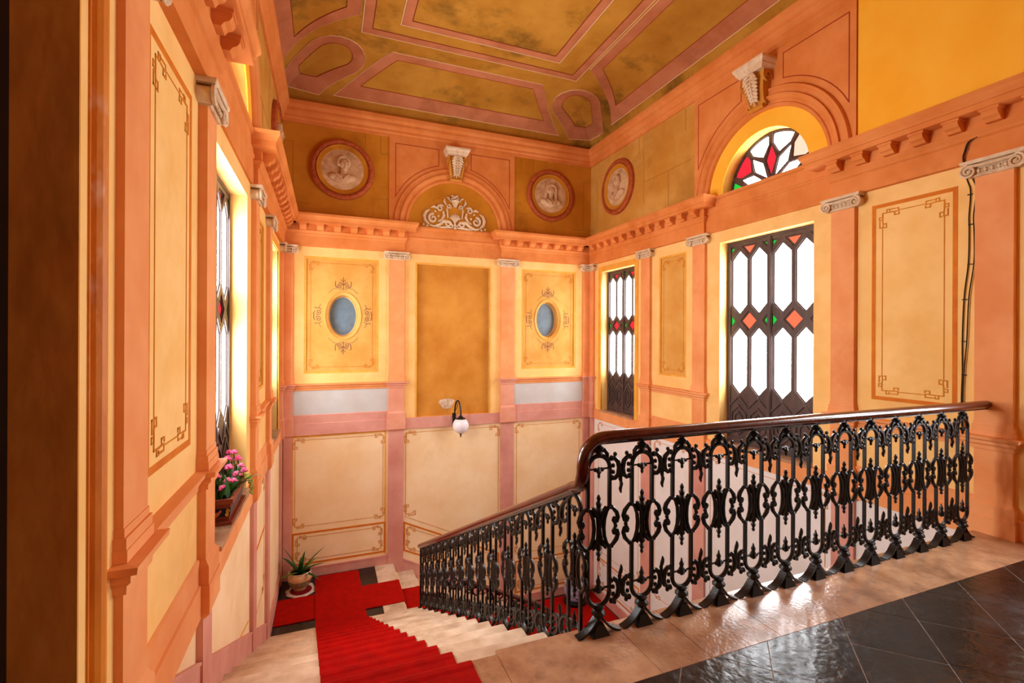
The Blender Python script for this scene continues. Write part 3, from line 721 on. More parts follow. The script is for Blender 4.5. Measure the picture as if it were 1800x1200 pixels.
# ------------------------------------------------------------------ windows
def offset_poly(P, d):
    n = len(P); A = sum(P[i][0] * P[(i + 1) % n][1] - P[(i + 1) % n][0] * P[i][1] for i in range(n)); sg = 1 if A > 0 else -1; out = []
    for i in range(n):
        p0, p1, p2 = Vector(P[i - 1]), Vector(P[i]), Vector(P[(i + 1) % n])
        e1 = (p1 - p0).normalized(); e2 = (p2 - p1).normalized(); n1 = Vector((e1.y, -e1.x)) * sg; n2 = Vector((e2.y, -e2.x)) * sg
        b = (n1 + n2); L = b.length
        b = b / L if L > 1e-6 else n1
        out.append(tuple(p1 + b * d / max(b.dot(n1), .35)))
    return out
WN_ = [0]
def front_only(o):          # daylight leaves the inner face of the pane, edges and back are plain glass
    for p in o.data.polygons: p.material_index = 0 if p.normal.y < -.9 else 1
YP = .14
def casement(w, yc, hw, z1, label, hot=False):
    WN_[0] += 1
    R = Matrix.Rotation(w.rz, 4, 'Z'); loc = Vector(w.loc) + R @ Vector((w.f(yc), 0, 0))
    zs = -1.40
    win = MB().plate(rect(-hw, zs, hw, z1), [rect(-hw + .03, zs + .02, hw - .03, z1 - .03)], YP - .005, YP + .07).build('window_%d' % WN_[0], 'darkwood', None, False, loc, w.rz)
    tag(win, label, 'window', kind='structure')
    lw = hw - .03
    for sg in (-1, 1):
        lf_x = sg * lw / 2
        h = lw / 2; cxs = h * .47; q = h * .355; tp = q * 1.02
        cells = []
        for c in (-1, 1):
            x = c * cxs
            def hexa(zt, zb): return [(x - q, zb + tp), (x, zb), (x + q, zb + tp), (x + q, zt - tp), (x, zt), (x - q, zt - tp)]
            cells.append((hexa(1.155, .325), 'glass_clear')); cells.append((hexa(.128, -.735), 'glass_clear'))
            xe = c * (h - .028); xi = c * (h - .028 - q * .55)
            cells.append(([(xe, .227 - q * .62), (xi, .227), (xe, .227 + q * .62)], 'glass_green'))
            cells.append(([(xe, 1.205 - q * .5), (xe, 1.205), (c * (h - .028 - q * .5), 1.205)], 'glass_green'))
        cells.append(([(-q * .98, .227), (0, .227 - q * .98), (q * .98, .227), (0, .227 + q * .98)], 'glass_red_glare' if hot else 'glass_red'))
        cells.append(([(-q * .75, 1.205), (0, 1.205 - q * .85), (q * .75, 1.205)], 'glass_red_glare' if hot else 'glass_red'))
        sc = 1.0 if z1 > 1.28 else .985
        cells = [([(x, z * sc if z > 0 else z) for x, z in P], m) for P, m in cells]
        O = rect(-h + .003, zs + .022, h - .003, z1 - .032)
        leaf = MB().plate(O, [P for P, _ in cells], YP + .012, YP + .05)
        leaf.plate(rect(-h + .003, zs + .022, h - .003, z1 - .032), [offset_poly(P, .014) for P, _ in cells] + [], YP, YP + .013) if True else None
        # carved lower panel
        zb, zt = zs + .10, -.735 + tp * .3
        lb = MB(); yq0, yq1 = YP - .014, YP + .005
        for c in (-1, 1):
            x = c * cxs
            for P in ([(x - q, zb + .30), (x, zb + .40), (x + q, zb + .30), (x + q, zb + .12), (x, zb + .02), (x - q, zb + .12), (x - q, zb + .30)],):
                lb.strip(P, .022, yq0, yq1)
            lb.strip([(x - q * .5, zb + .26), (x, zb + .32), (x + q * .5, zb + .26), (x + q * .5, zb + .16), (x, zb + .10), (x - q * .5, zb + .16), (x - q * .5, zb + .26)], .012, yq0, yq1)
            lb.strip([(x - q * 1.2, zb + .40), (x, zb + .53), (x + q * 1.2, zb + .40)], .022, yq0, yq1)
            lb.strip([(c * (h - .02), zb + .02), (c * (h - .02), z1 - .06)], .024, yq0 + .004, yq1)
        lb.strip([(-h + .01, zs + .05), (h - .01, zs + .05)], .05, yq0, yq1)
        lo = leaf.build('leaf', 'darkwood', win, False, (lf_x, 0, 0)); lb.build('carved_panel', 'darkwood', lo)
        if sg == 1: MB().box((-h - .02, YP - .022, zs + .02), (-h + .02, YP + .01, z1 - .03)).build('meeting_stile', 'darkwood', lo)
        for P, m in cells:
            pn = MB().prism(offset_poly(P, .004), YP + .022, YP + .030).build('pane', ['glass_clear_far' if yc > 6 and m == 'glass_clear' else 'glass_clear_left' if w is WL and m == 'glass_clear' else m, 'glass_edge'], lo); front_only(pn)
            if m != 'glass_clear': pn['label'] = {'glass_red': 'red glass pane', 'glass_red_glare': 'red glass pane tinted orange for glare', 'glass_green': 'green glass pane'}[m]
    return win
def fanlight(w, label, flip=1):
    WN_[0] += 1
    R = Matrix.Rotation(w.rz, 4, 'Z'); loc = Vector(w.loc) + R @ Vector((w.f(YC), 0, 1.93))
    Ro = .625
    cells = []
    def pt(r, deg): return (r * sin(radians(deg)), r * cos(radians(deg)))
    for a, m in ((0, 'glass_red'), (36, 'glass_clear'), (-36, 'glass_clear'), (70, 'glass_clear'), (-70, 'glass_clear')):
        cells.append(([pt(.09, a), pt(.30, a - 13.5), pt(.475, a), pt(.30, a + 13.5)] if a == 0 else [pt(.10, a), pt(.30, a - 13), pt(.46, a), pt(.30, a + 13)], m))
    for a, m in ((18, 'glass_clear'), (-18, 'glass_clear'), (53, 'glass_pink' if flip > 0 else 'glass_red'), (-53, 'glass_red' if flip > 0 else 'glass_pink')):
        cells.append(([pt(.37, a), pt(.49, a + 14)] + [pt(Ro - .035, a + 14 - 4.66 * i) for i in range(7)] + [pt(.49, a - 14)], m))
    for c in (1, -1):
        cells.append(([pt(.40, c * 83.5), pt(Ro - .035, c * 74)] + [pt(Ro - .035, c * (74 + i * 3)) for i in (1, 2, 3)], 'glass_green'))
    win = MB().plate(half_disc(0, 0, Ro), [P for P, _ in cells], YP + .01, YP + .05)
    win.plate(half_disc(0, 0, Ro), [offset_poly(P, .010) for P, _ in cells], YP, YP + .011)
    win = win.build('window_%d' % WN_[0], 'darkwood', None, False, loc, w.rz); tag(win, label, 'window', kind='structure')
    for P, m in cells:
        pn = MB().prism(offset_poly(P, .004), YP + .022, YP + .03).build('pane', ['glass_clear_left' if w is WL and m == 'glass_clear' else m, 'glass_edge'], win); front_only(pn)
        if m != 'glass_clear': pn['label'] = {'glass_red': 'red glass pane', 'glass_pink': 'pale pink glass pane', 'glass_green': 'green glass pane'}[m]
casement(WR, YC, W2H, 1.292, 'wide stained glass window in the right wall below the arched fanlight', True)
casement(WR, W1C, W1H, 1.27, 'narrow stained glass window in the right wall beside the far corner')
casement(WL, YC, W2H, 1.292, 'stained glass window in the left wall behind the flower box')
casement(WL, W1C, W1H, 1.27, 'stained glass window in the left wall beside the far corner')
fanlight(WR, 'arched fanlight with red diamond pane high in the right wall', 1)
fanlight(WL, 'arched fanlight high in the left wall', -1)
WN_[0] = 8
casement(WR, 2 * YC - W1C, W1H, 1.27, 'unseen stained glass window added in the right wall beside the upper landing')  # out of view, mirrors the far window, added for daylight on the landing

# ------------------------------------------------------------------ left doorway (its jamb closes the picture on the left)
dr = WL.root
a0, a1 = DC - DH, DC + DH
jm = MB(); jm.box((a1 - .006, -.0195, ZL), (a1 + .004, .17, 1.41)); jm.box((a0 - .004, -.006, ZL), (a0 + .006, .17, 1.41)); jm.box((a0, -.0, 1.40), (a1, .17, 1.415))
jm.build('door_jamb', 'jamb', dr)
tm = MB()
tm.box((a1 + .0, -.020, ZL), (1.985, .002, 1.449)); wm = tm.build('door_margin', 'cream', dr); tm = MB()
ap = [(0, .0), (0, .026), (.006, .026), (.008, .022), (.018, .022), (.024, .034), (.036, .046), (.052, .052), (.070, .050), (.084, .040), (.094, .024), (.096, .020), (.104, .020), (.108, .028), (.116, .028), (.116, .0)]
for (xa, sg) in ((a1 + .045, 1), (a0 - .045, -1)):
    tm.rows([[(xa + sg * x * .88, -p, z) for x, p in ap] for z in (ZL, 1.50)], close_v=True, cap=True)
tm.build('architrave', 'peeling', dr)
d3 = MB().box((a0, .135, ZL), (a1, .19, 1.41)).build('door_1', 'door', None, False, WL.loc, WL.rz)
tag(d3, 'black door leaf set deep in the left doorway', 'door', kind='structure')

# ------------------------------------------------------------------ floors and stairs
def landing():
    fl = MB().box((XL, YN, ZL - .25), (XR, 1.776, ZL - .0014)).build('floor', 'joint', None)
    tag(fl, 'upper landing floor of black slate tiles laid diagonally', 'floor', kind='structure')
    # diagonal slate tiles clipped to the landing
    p = .551; X0, X1, Yn, Y1 = XL + .005, XR - .005, YN, 1.774
    def clip(P, f):
        out = []
        for i in range(len(P)):
            a, b = P[i], P[(i + 1) % len(P)]; fa, fb = f(a), f(b)
            if fa >= 0: out.append(a)
            if (fa >= 0) != (fb >= 0): t = fa / (fa - fb); out.append((a[0] + (b[0] - a[0]) * t, a[1] + (b[1] - a[1]) * t))
        return out
    g = .0035
    for i in range(-16, 24):
        for j in range(-8, 24):
            d0, d1 = .334 + p * i + g, .334 + p * (i + 1) - g; s0, s1 = 4.10 + .549 * (j - 8) + g, 4.10 + .549 * (j - 7) - g
            P = [((s + d) / 2, (s - d) / 2) for s, d in ((s0, d0), (s0, d1), (s1, d1), (s1, d0))]
            for f in (lambda q: q[0] - X0, lambda q: X1 - q[0], lambda q: q[1] - Yn, lambda q: Y1 - q[1]):
                P = clip(P, f)
                if len(P) < 3: break
            if len(P) < 3: continue
            dz = random.uniform(-.0003, .0006); tx, ty = random.uniform(-.002, .002), random.uniform(-.002, .002); n = len(P)
            cx = sum(q[0] for q in P) / n; cy = sum(q[1] for q in P) / n
            z = lambda q: ZL + dz + (q[0] - cx) * tx + (q[1] - cy) * ty
            MB().add([(x, y, ZL - .02) for x, y in P] + [(x, y, z((x, y))) for x, y in P], [tuple(range(n)), tuple(range(n, 2 * n))] + [(k, (k + 1) % n, n + (k + 1) % n, n + k) for k in range(n)]).build('tile', 'slate', fl)
    # marble border slabs
    xs = [XL, .10, .78, 1.455, 1.748, 2.214, 2.67, 3.39, 4.05, 4.55, XR]
    for a, b in zip(xs, xs[1:]):
        y1 = Y0 + .012 if b < 1.3 else 2.205
        m = MB().box((a + .0015, 1.777, ZL - .05), (b - .0015, y1, ZL + random.uniform(-.0008, .0012)))
        if a < XS < b:
            m = MB(); m.box((a + .0015, 1.777, ZL - .05), (b - .0015, 2.205, ZL))
        m.build('marble_slab', 'slab', fl)
    MB().box((XL, 1.777, ZL - .25), (XR, 2.15, ZL - .05)).build('landing_edge', 'cream_low', fl)
    return fl
landing()

def flight(name, label, n, place, wdt):
    """place(u, v, z) -> world; u along the going, v across"""
    st = empty(name, place(0, 0, 0)); o = Vector(st.location); tag(st, label, 'staircase')
    for k in range(1, n):
        z = -k * RI; m = MB()
        a = [place((k - 1) * TR - .02, 0, z - RI - .02), place(k * TR - .022, wdt, z - .034)]
        b = [place((k - 1) * TR - .03, -.0, z - .036), place(k * TR, wdt + .012, z)]
        for (p, q) in (a, b):
            lo = [min(p[i], q[i]) - o[i] for i in range(3)]; hi = [max(p[i], q[i]) - o[i] for i in range(3)]; m.box(lo, hi)
        so = m.build('step', 'marble', st)
        bm = bmesh.new(); bm.from_mesh(so.data); bmesh.ops.bevel(bm, geom=list(bm.edges), offset=.009, segments=2, affect='EDGES', profile=.6); bm.to_mesh(so.data); bm.free()
    return st
flight('staircase', 'upper flight of pale marble steps descending beside the left wall', 14, lambda u, v, z: (XL + v, Y0 + u, ZL + z), XS - XL)
X2 = 1.08
flight('staircase', 'middle flight of marble steps descending along the back wall', 7, lambda u, v, z: (X2 + u, YB - v, ZH + z), YB - 6.56)
X3 = X2 + 6 * TR
flight('staircase', 'lowest flight of marble steps descending beside the right wall', 14, lambda u, v, z: (XR - v, 6.56 - u, ZB + z), XR - 3.15)
# soffits closing the flights from below
def soffit(name, pts, x0, x1, axis):
    m = MB(); n = len(pts)
    if axis == 'X': vs = [(x0, y, z) for y, z in pts] + [(x1, y, z) for y, z in pts]
    else: vs = [(y, x0, z) for y, z in pts] + [(y, x1, z) for y, z in pts]
    m.add(vs, [tuple(range(n)), tuple(range(n, 2 * n))] + [(i, (i + 1) % n, n + (i + 1) % n, n + i) for i in range(n)])
    return m
yb_ = Y0 + 13 * TR
hl = soffit('', [(yb_ - .02, ZH - .02), (YB, ZH - .02), (YB, ZH - .25), (yb_ - .02, ZH - .25)], XL, X2 - .02, 'X').build('floor_half_landing', 'slate', None)
tag(hl, 'half landing floor of black slate below the left flight', 'floor', kind='structure')
MB().box((XL, yb_ - .02, ZH - .03), (.765, YB, ZH)).build('slate_field', 'slate', hl)
for a, b in ((6.56, 7.25), (7.25, 7.83), (7.83, YB)): MB().box((.77, a + .001, ZH - .04), (X2 + .0, b - .001, ZH + .001)).build('marble_slab', 'marble', hl)
m = MB(); sl = RI / TR
vs = [(Y0 - .05, ZL - .10), (yb_, ZH + RI - .12), (yb_, ZH - .25), (Y0 - .05, ZL - .42)]
for k, (nm, x0, x1) in enumerate((('stringer', XL + .01, XS - .03),)):
    s_ = soffit('', vs, x0, x1, 'X').build('staircase_soffit', 'cream_low', hl)
lb = MB().box((X3 - .02, 6.54, ZB - .25), (XR, YB, ZB)).build('floor_second_landing', 'slate', None)
tag(lb, 'lower landing floor in the far right corner', 'floor', kind='structure')
soffit('', [(X2 - .02, ZH - .12), (X3, ZB + RI - .14), (X3, ZB - .25), (X2 - .02, ZH - .25)], 6.58, YB, 'Y').build('staircase_soffit', 'cream_low', lb)
gf = MB().box((XL - .3, YN - .3, ZG - .2), (XR + .3, YB + .3, ZG)).build('floor_ground', 'slab', None); tag(gf, 'ground floor at the bottom of the stairwell', 'floor', kind='structure')

# skirtings (raking and level)
def skirt(w, pts, h, name, m='rose'):
    s = MB(); P = [(w.f(a), z) for a, z in pts]
    top = [(x, z + h) for x, z in P]
    poly = P + top[::-1]
    s.prism(poly, -.022, .004); s.prism([(x, z + h) for x, z in P] + [(x, z + h + .022) for x, z in P][::-1], -.030, .004)
    b = s.build(name, m, w.root); return b
nz = lambda y: ZL - RI - (y - 2.501) * sl
skirt(WL, [(1.80, ZL - .5), (Y0 - .1, nz(Y0 - .1) - .5), (Y0 + 13 * TR + .18, nz(Y0 + 13 * TR + .18) - .5), (YB, ZH - .5)], .66, 'skirting')
skirt(WBk, [(XL, ZH), (X2 - .05, ZH)], .135, 'skirting')
skirt(WBk, [(X2 - .05, ZH - .4), (X3 + .1, ZH - .4 - (X3 + .15 - X2) * sl), (X3 + .1, ZB - .3)], .54, 'skirting') if False else None
skirt(WBk, [(X2 - .05, ZH - .40), (X3 + .28, ZB - .40)], .535, 'skirting')
skirt(WBk, [(X3 + .28, ZB), (XR, ZB)], .135, 'skirting')
skirt(WR, [(6.5, ZB), (YB, ZB)], .16, 'skirting')
skirt(WR, [(1.6, ZB - .4 - (6.5 - 1.6) * sl), (6.5, ZB - .4)], .56, 'skirting')
skirt(WR, [(YN, ZL), (1.97, ZL)], .14, 'skirting', 'salmon')

# stair carpets
def runner(name, pts, xl, xr, th, swap=False, label='', m='carpet'):
    """pts: polyline (u,z); xl/xr(u) edges; th thickness"""
    N = []
    P = [Vector(p) for p in pts]
    for i, p in enumerate(P):
        e1 = (P[i] - P[i - 1]).normalized() if i else (P[1] - P[0]).normalized(); e2 = (P[i + 1] - P[i]).normalized() if i < len(P) - 1 else e1
        n1 = Vector((-e1.y, e1.x)); n2 = Vector((-e2.y, e2.x)); b = (n1 + n2); b = b.normalized() / max(b.normalized().dot(n1), .5); N.append(b)
    R = []
    for p, n in zip(P, N):
        t = p + n * th; u = p.x
        row = [(xl(u), p.x, p.y), (xl(u), t.x, t.y), (xr(u), t.x, t.y), (xr(u), p.x, p.y)]
        if swap: row = [(b, a, c) for a, b, c in row]
        R.append(row)
    mb = MB().rows(R, close_v=True, cap=True)
    o = mb.build(name, m, None); tag(o, label, 'carpet'); return o
pts = [(1.2, ZL + .002), (1.6, ZL + .002)]
def rnd(y, z):      # rounded nosing
    return [(y - .055, z + .001), (y - .035, z + .006), (y - .012, z + .006), (y + .004, z - .003), (y + .008, z - .016), (y + .003, z - .034), (y - .010, z - .045)]
pts += rnd(Y0, ZL)
for k in range(1, 14):
    y, z = Y0 + k * TR, ZL - k * RI
    pts += [(y - TR - .012, z + .05), (y - TR + .004, z + .004)] + rnd(y, z)
pts += [(yb_ - .01, ZH + .06), (yb_ + .02, ZH + .012), (yb_ + .3, ZH + .012), (8.25, ZH + .012)]
fx = lambda a, b: (lambda y: a + (b - a) * (y - 2.15) / (8.25 - 2.15))
runner('carpet', pts, fx(-.01, -.165), fx(.645, .50), .011, False, 'long red carpet runner descending the left flight to the back wall')
pts = [(XL + .03, ZH + .001), (XL + .3, ZH + .001)] + [(x, z) for x, z in rnd(X2, ZH)]
for k in range(1, 7):
    x, z = X2 + k * TR, ZH - k * RI
    pts += [(x - TR - .012, z + .05), (x - TR + .004, z + .004)] + rnd(x, z)
pts += [(X3 - .01, ZB + .05), (X3 + .02, ZB + .003), (XR - .06, ZB + .003)]
runner('carpet', pts, lambda u: 7.045, lambda u: 7.71, .010, True, 'red carpet crossing the half landing and going down the middle flight')
c3 = MB().box((3.45, 6.60, ZB + .001), (XR - .03, 8.12, ZB + .0125)).build('carpet', 'carpet', None) if False else None
MBc = MB().box((3.42, 7.72, ZB + .001), (XR - .03, 8.25, ZB + .011)).box((3.42, 6.58, ZB + .001), (XR - .03, 7.04, ZB + .011))
tag(MBc.build('carpet', 'carpet', None), 'red carpet covering the lower landing in the far right corner', 'carpet')

# ------------------------------------------------------------------ cast iron balustrades
def bal_meshes():
    M = {}
    m = MB()                                                   # upper bars and arch
    for sg in (1, -1):
        m.box((sg * .066 - .0085, -.0085, .645), (sg * .066 + .0085, .0085, .868))
        m.ell((sg * .082, 0, .655), (.010, .010, .010), 6, 4); m.ell((sg * .066, 0, .655), (.015, .014, .010), 6, 4)
    m.tube(y3([(.066 * cos(a), .865 + .066 * sin(a)) for a in [pi * i / 14 for i in range(15)]], 0), .0125, 6)
    M['baluster'] = m.mesh('baluster', 'iron', True)
    m = MB()                                                   # lower bars and cup
    for sg in (1, -1):
        m.box((sg * .066 - .0085, -.0085, .20), (sg * .066 + .0085, .0085, .455))
        m.ell((sg * .082, 0, .445), (.010, .010, .010), 6, 4); m.ell((sg * .066, 0, .445), (.015, .014, .010), 6, 4)
    m.tube(y3([(.066 * cos(a), .21 - .066 * sin(a)) for a in [pi * i / 14 for i in range(15)]], 0), .0125, 6)
    M['lower_bars'] = m.mesh('lower_bars', 'iron', True)
    m = MB()                                                   # cartouche
    for sg in (1, -1):
        for up in (1, -1):
            q = lambda P: y3([(sg * a, .552 + up * b) for a, b in P], 0)
            m.tube(q([(.066, .108), (.088, .096), (.110, .072), (.119, .045), (.112, .022), (.096, .016), (.088, .028), (.098, .038)]), [.008, .011, .013, .013, .012, .010, .009, .008], 6)
            m.ell((sg * .098, 0, .552 + up * .033), (.017, .015, .017), 6, 4)
            m.tube(q([(.062, .105), (.035, .09), (.018, .06)]), [.008, .011, .007], 6)
        m.ell((sg * .104, 0, .552), (.012, .012, .014), 6, 4)
        m.tube(y3([(sg * a, .552 + b) for a, b in [(.066, .104), (.049, .084), (.034, .047), (.029, 0), (.034, -.047), (.049, -.084), (.066, -.104)]], -.003), [.006, .009, .011, .012, .011, .009, .006], 6)
        m.tube(y3([(sg * a, .552 + b) for a, b in [(.040, .112), (.020, .085), (.010, .045), (.006, 0)]], -.008), [.008, .011, .009, .006], 6)
        m.tube(y3([(sg * a, .552 + b) for a, b in [(.040, -.108), (.020, -.085), (.010, -.045), (.006, 0)]], -.008), [.007, .010, .009, .006], 6)
    m.lathe([(.004, -.175), (.010, -.165), (.006, -.152), (.016, -.135), (.008, -.12), (.020, -.105), (.012, -.08), (.014, -.04), (.012, 0), (.015, .04), (.012, .07), (.022, .095), (.012, .11), (.017, .128), (.008, .142), (.012, .156), (.004, .175)], (0, 0, .552), 8)
    M['cartouche'] = m.mesh('cartouche', 'iron', True)
    m = MB()                                                   # drop under the arch
    m.lathe([(.003, -.06), (.009, -.05), (.007, -.038), (.016, -.025), (.012, -.01), (.006, 0)], (0, 0, .872), 7)
    for sg in (1, -1): m.ell((sg * .018, 0, .858), (.015, .013, .012), 6, 4)
    m.tube(y3([(-.06, .862), (.06, .862)], 0), .005, 5); M['drop'] = m.mesh('drop', 'iron', True)
    m = MB()                                                   # bud in the cup
    for sg in (1, -1): m.ell((sg * .020, -.002, .232), (.014, .012, .012), 6, 4)
    m.lathe([(.006, -.03), (.018, -.02), (.02, 0), (.010, .02), (.014, .035), (.007, .05), (.003, .068)], (0, 0, .238), 7)
    m.tube(y3([(-.066, .235), (.066, .235)], 0), .006, 5)
    M['bud'] = m.mesh('bud', 'iron', True)
    m = MB()                                                   # finial over the arch
    m.lathe([(.012, 0), (.022, .01), (.014, .022), (.026, .035), (.028, .045), (.012, .058), (.016, .068), (.024, .078), (.024, .086)], (0, 0, .93), 9)
    for sg in (1, -1):
        m.tube(y3([(sg * a, b) for a, b in [(.012, .955), (.035, .958), (.05, .94), (.052, .918), (.04, .91), (.034, .922)]], 0), [.009, .012, .012, .010, .008, .006], 6)
    M['finial'] = m.mesh('finial', 'iron', True)
    m = MB()                                                   # foot
    m.lathe([(.02, .148), (.032, .14), (.024, .128), (.036, .115), (.038, .105), (.020, .09), (.026, .075), (.016, .06), (.022, .045)], (0, 0, 0), 9)
    m.add([(-.022, -.022, .055), (.022, -.022, .055), (.022, .022, .055), (-.022, .022, .055), (-.05, -.04, 0), (.05, -.04, 0), (.05, .04, 0), (-.05, .04, 0)], [(0, 1, 2, 3), (4, 5, 6, 7), (0, 1, 5, 4), (1, 2, 6, 5), (2, 3, 7, 6), (3, 0, 4, 7)])
    for sg in (1, -1):
        Q = [(.018, .082), (.034, .062), (.055, .038), (.080, .020), (.108, .006), (.130, .0)]
        m.rows([[(sg * a, -.022, b + .006), (sg * a, .022, b + .006), (sg * (a - .004), .022, b - .006), (sg * (a - .004), -.022, b - .006)] for a, b in Q], close_v=True, cap=True)
    M['foot'] = m.mesh('foot', 'iron', True)
    for sfx, k, half in (('', 0., .1367), ('_raked', .485, .167)):          # links between neighbours, on the +a side
        sx = half / .1367; zk = -k * half
        def sh(P): return [(a, b - k * a) for a, b in P]
        for nm in ('upper_scroll', 'lower_scroll'):
            m = MB()
            for c in (1, -1):
                X = lambda a: a if c == 1 else 2 * half - a
                P = [(.078, .912), (.094 * sx, .913), (.117 * sx, .893), (.127 * sx, .856), (.119 * sx, .820), (.098 * sx, .803), (.080, .808)] if nm[0] == 'u' else [(.078, .266), (.095 * sx, .270), (.118 * sx, .250), (.127 * sx, .213), (.119 * sx, .178), (.098 * sx, .163), (.082, .156)]
                Q = y3(sh([(X(a), b) for a, b in P]), 0); m.tube(Q, [.009, .012, .014, .0155, .014, .012, .010], 6)
                for e in (Q[0], Q[-1]): m.ell(e, (.016, .014, .016), 6, 4)
                for a_, b_ in ((.100 * sx, .932), (.088, .872), (.088, .838)) if nm[0] == 'u' else ((.09, .228), (.092, .190), (.10 * sx, .146)):
                    e = sh([(X(a_), b_)])[0]; m.ell((e[0], 0, e[1]), (.0125, .011, .0125), 6, 4)
            if nm[0] == 'u':
                m.tube([(half + .003 * sin(i * 1.4), .003 * cos(i * 1.4), .845 - .0125 * i + zk) for i in range(11)], [.012, .011, .013, .010, .012, .009, .011, .009, .010, .008, .004], 6)
                m.ell((half, 0, .84 + zk), (.016, .014, .018), 6, 4)
            else:
                m.tube([(half + .006 * sin(i * .8), 0, .20 + .0125 * i + zk) for i in range(12)], [.014, .012, .013, .010, .012, .009, .011, .009, .011, .010, .008, .003], 6)
                m.ell((half, 0, .215 + zk), (.016, .014, .022), 6, 4)
            M[nm + sfx] = m.mesh(nm, 'iron', True)
    return M
BM = bal_meshes()
def sweep(path, prof, up=(0, 0, 1), sides=None):
    P = [Vector(p) for p in path]; R = []; side0 = None
    for i, p in enumerate(P):
        t = (P[min(i + 1, len(P) - 1)] - P[max(i - 1, 0)]).normalized()
        u = t.cross(Vector(up))
        if sides: side = sides(i, len(P)) ; side = (side - t * side.dot(t)).normalized()
        elif side0 is None: side = u.normalized()
        else:
            side = side0 - t * side0.dot(t); side.normalize()
        side0 = side; n = side.cross(t).normalized()
        R.append([p + side * a + n * b for a, b in prof])
    return MB().rows(R, close_v=True, cap=True)
HP = [(-.012, -.030), (-.020, -.022), (-.034, -.012), (-.039, .004), (-.034, .020), (-.018, .030), (0, .033), (.018, .030), (.034, .020), (.039, .004), (.034, -.012), (.020, -.022), (.012, -.030)]
YRL, XRL = 2.14, 1.25
ZHR = -.525
rail = empty('railing', (1.33, YRL, ZL)); tag(rail, 'black cast iron balustrade with mahogany handrail along the edge of the upper landing', 'railing')
for k in range(13):
    x = 1.331 + k * (4.605 - 1.331) / 12
    b = obj('baluster', BM['baluster'], rail, (x - 1.33, 0, 0))
    for nm in ('lower_bars', 'cartouche', 'drop', 'bud', 'finial', 'foot') + (('upper_scroll', 'lower_scroll') if k < 12 else ()): obj(nm, BM[nm], b)
def bez(P, n=10):
    out = []
    Q = [Vector(p) for p in P]
    for i in range(len(Q) - 1):
        p0, p1, p2, p3 = Q[max(i - 1, 0)], Q[i], Q[i + 1], Q[min(i + 2, len(Q) - 1)]
        for j in range(n):
            t = j / n; out.append(.5 * ((2 * p1) + (-p0 + p2) * t + (2 * p0 - 5 * p1 + 4 * p2 - p3) * t * t + (-p0 + 3 * p1 - 3 * p2 + p3) * t ** 3))
    return out + [Q[-1]]
hs = .4846
hz = lambda y: -.818 - .033 - hs * (y - 2.333)
goose = bez([(1.60, YRL, ZHR), (1.42, YRL, ZHR), (1.32, YRL, ZHR - .012), (1.262, YRL, ZHR - .055), (1.240, YRL + .002, ZHR - .12), (1.242, YRL + .01, ZHR - .19), (1.248, YRL + .045, ZHR - .255), (1.25, YRL + .12, hz(YRL + .12) + .004), (1.25, YRL + .22, hz(YRL + .22)), (1.25, 2.8, hz(2.8))], 8)
path = [Vector((4.93, YRL, ZHR)), Vector((3, YRL, ZHR))] + goose
gs = lambda i, n: Vector((0, 1, 0)).lerp(Vector((1, 0, 0)), max(0., min(1., (i - 18) / 36)))
hr = sweep(path, HP, sides=gs).build('handrail', 'mahogany', rail, True); hr.location = -Vector(rail.location)
MB().box((1.30, YRL - .012, ZHR - .036), (4.92, YRL + .012, ZHR - .028)).build('flat_bar', 'iron', rail, False, -Vector(rail.location))
r2 = empty('railing', (XRL, 2.25, -1.781)); tag(r2, 'black cast iron balustrade stepping down with the red carpeted upper flight', 'railing')
r2.rotation_euler = (0, 0, pi / 2)
for k in range(14):
    b = obj('baluster', BM['baluster'], r2, (.334 * k, 0, -.162 * k))
    for nm in ('lower_bars', 'cartouche', 'drop', 'bud'): obj(nm, BM[nm], b)
    if k < 13: [obj(nm, BM[nm + '_raked'], b) for nm in ('upper_scroll', 'lower_scroll')]
    MB().tube([(-.066, 0, .21), (-.066, .03, .15), (-.03, .06, .13)], .010, 5).build('bracket', 'iron', b)
h2 = sweep([Vector((XRL, y, hz(y))) for y in (2.8, 4, 5.2, 6.743)], HP).build('handrail', 'mahogany', r2, True)
h2.rotation_euler = (0, 0, -pi / 2); h2.location = Matrix.Rotation(-pi / 2, 3, 'Z') @ (-Vector(r2.location))
fb = MB().tube([Vector((XRL, 2.2, hz(2.2) - .034)), Vector((XRL, 6.73, hz(6.73) - .034))], .010, 4).build('flat_bar', 'iron', r2)
fb.rotation_euler = (0, 0, -pi / 2); fb.location = h2.location
eb = MB().box((XRL - .012, 6.69, hz(6.7) - .92), (XRL + .012, 6.715, hz(6.7) - .02)).build('end_post', 'iron', r2); eb.rotation_euler = fb.rotation_euler; eb.location = fb.location
# middle flight
r3 = empty('railing', (1.45, 6.52, ZH + .0)); tag(r3, 'black iron balustrade of the middle flight seen low between the upper balusters', 'railing')
z3 = lambda x: -3.593 - .488 * (x - 2.131)
for k in range(6):
    x = 1.45 + k * .334
    b = obj('baluster', BM['baluster'], r3, (x - 1.45, 0, z3(x) - .06 - .931 - ZH))
    for nm in ('lower_bars', 'cartouche', 'drop', 'bud'): obj(nm, BM[nm], b)
    if k < 5: [obj(nm, BM[nm + '_raked'], b) for nm in ('upper_scroll', 'lower_scroll')]
h3 = sweep([Vector((x, 6.52, z3(x) - .03)) for x in (1.30, 2.0, 2.95)] + [Vector((3.05, 6.52, z3(3.0) - .06)), Vector((3.10, 6.52, z3(3.0) - .12))], HP).build('handrail', 'mahogany', r3, True); h3.location = -Vector(r3.location)
# newel at its foot
MB().lathe([(.05, 0), (.05, .12), (.03, .16), (.035, .5), (.028, .8), (.045, .86), (.03, .92)], (3.06, 6.52, ZB), 10).build('newel', 'iron', r3, True, -Vector(r3.location))

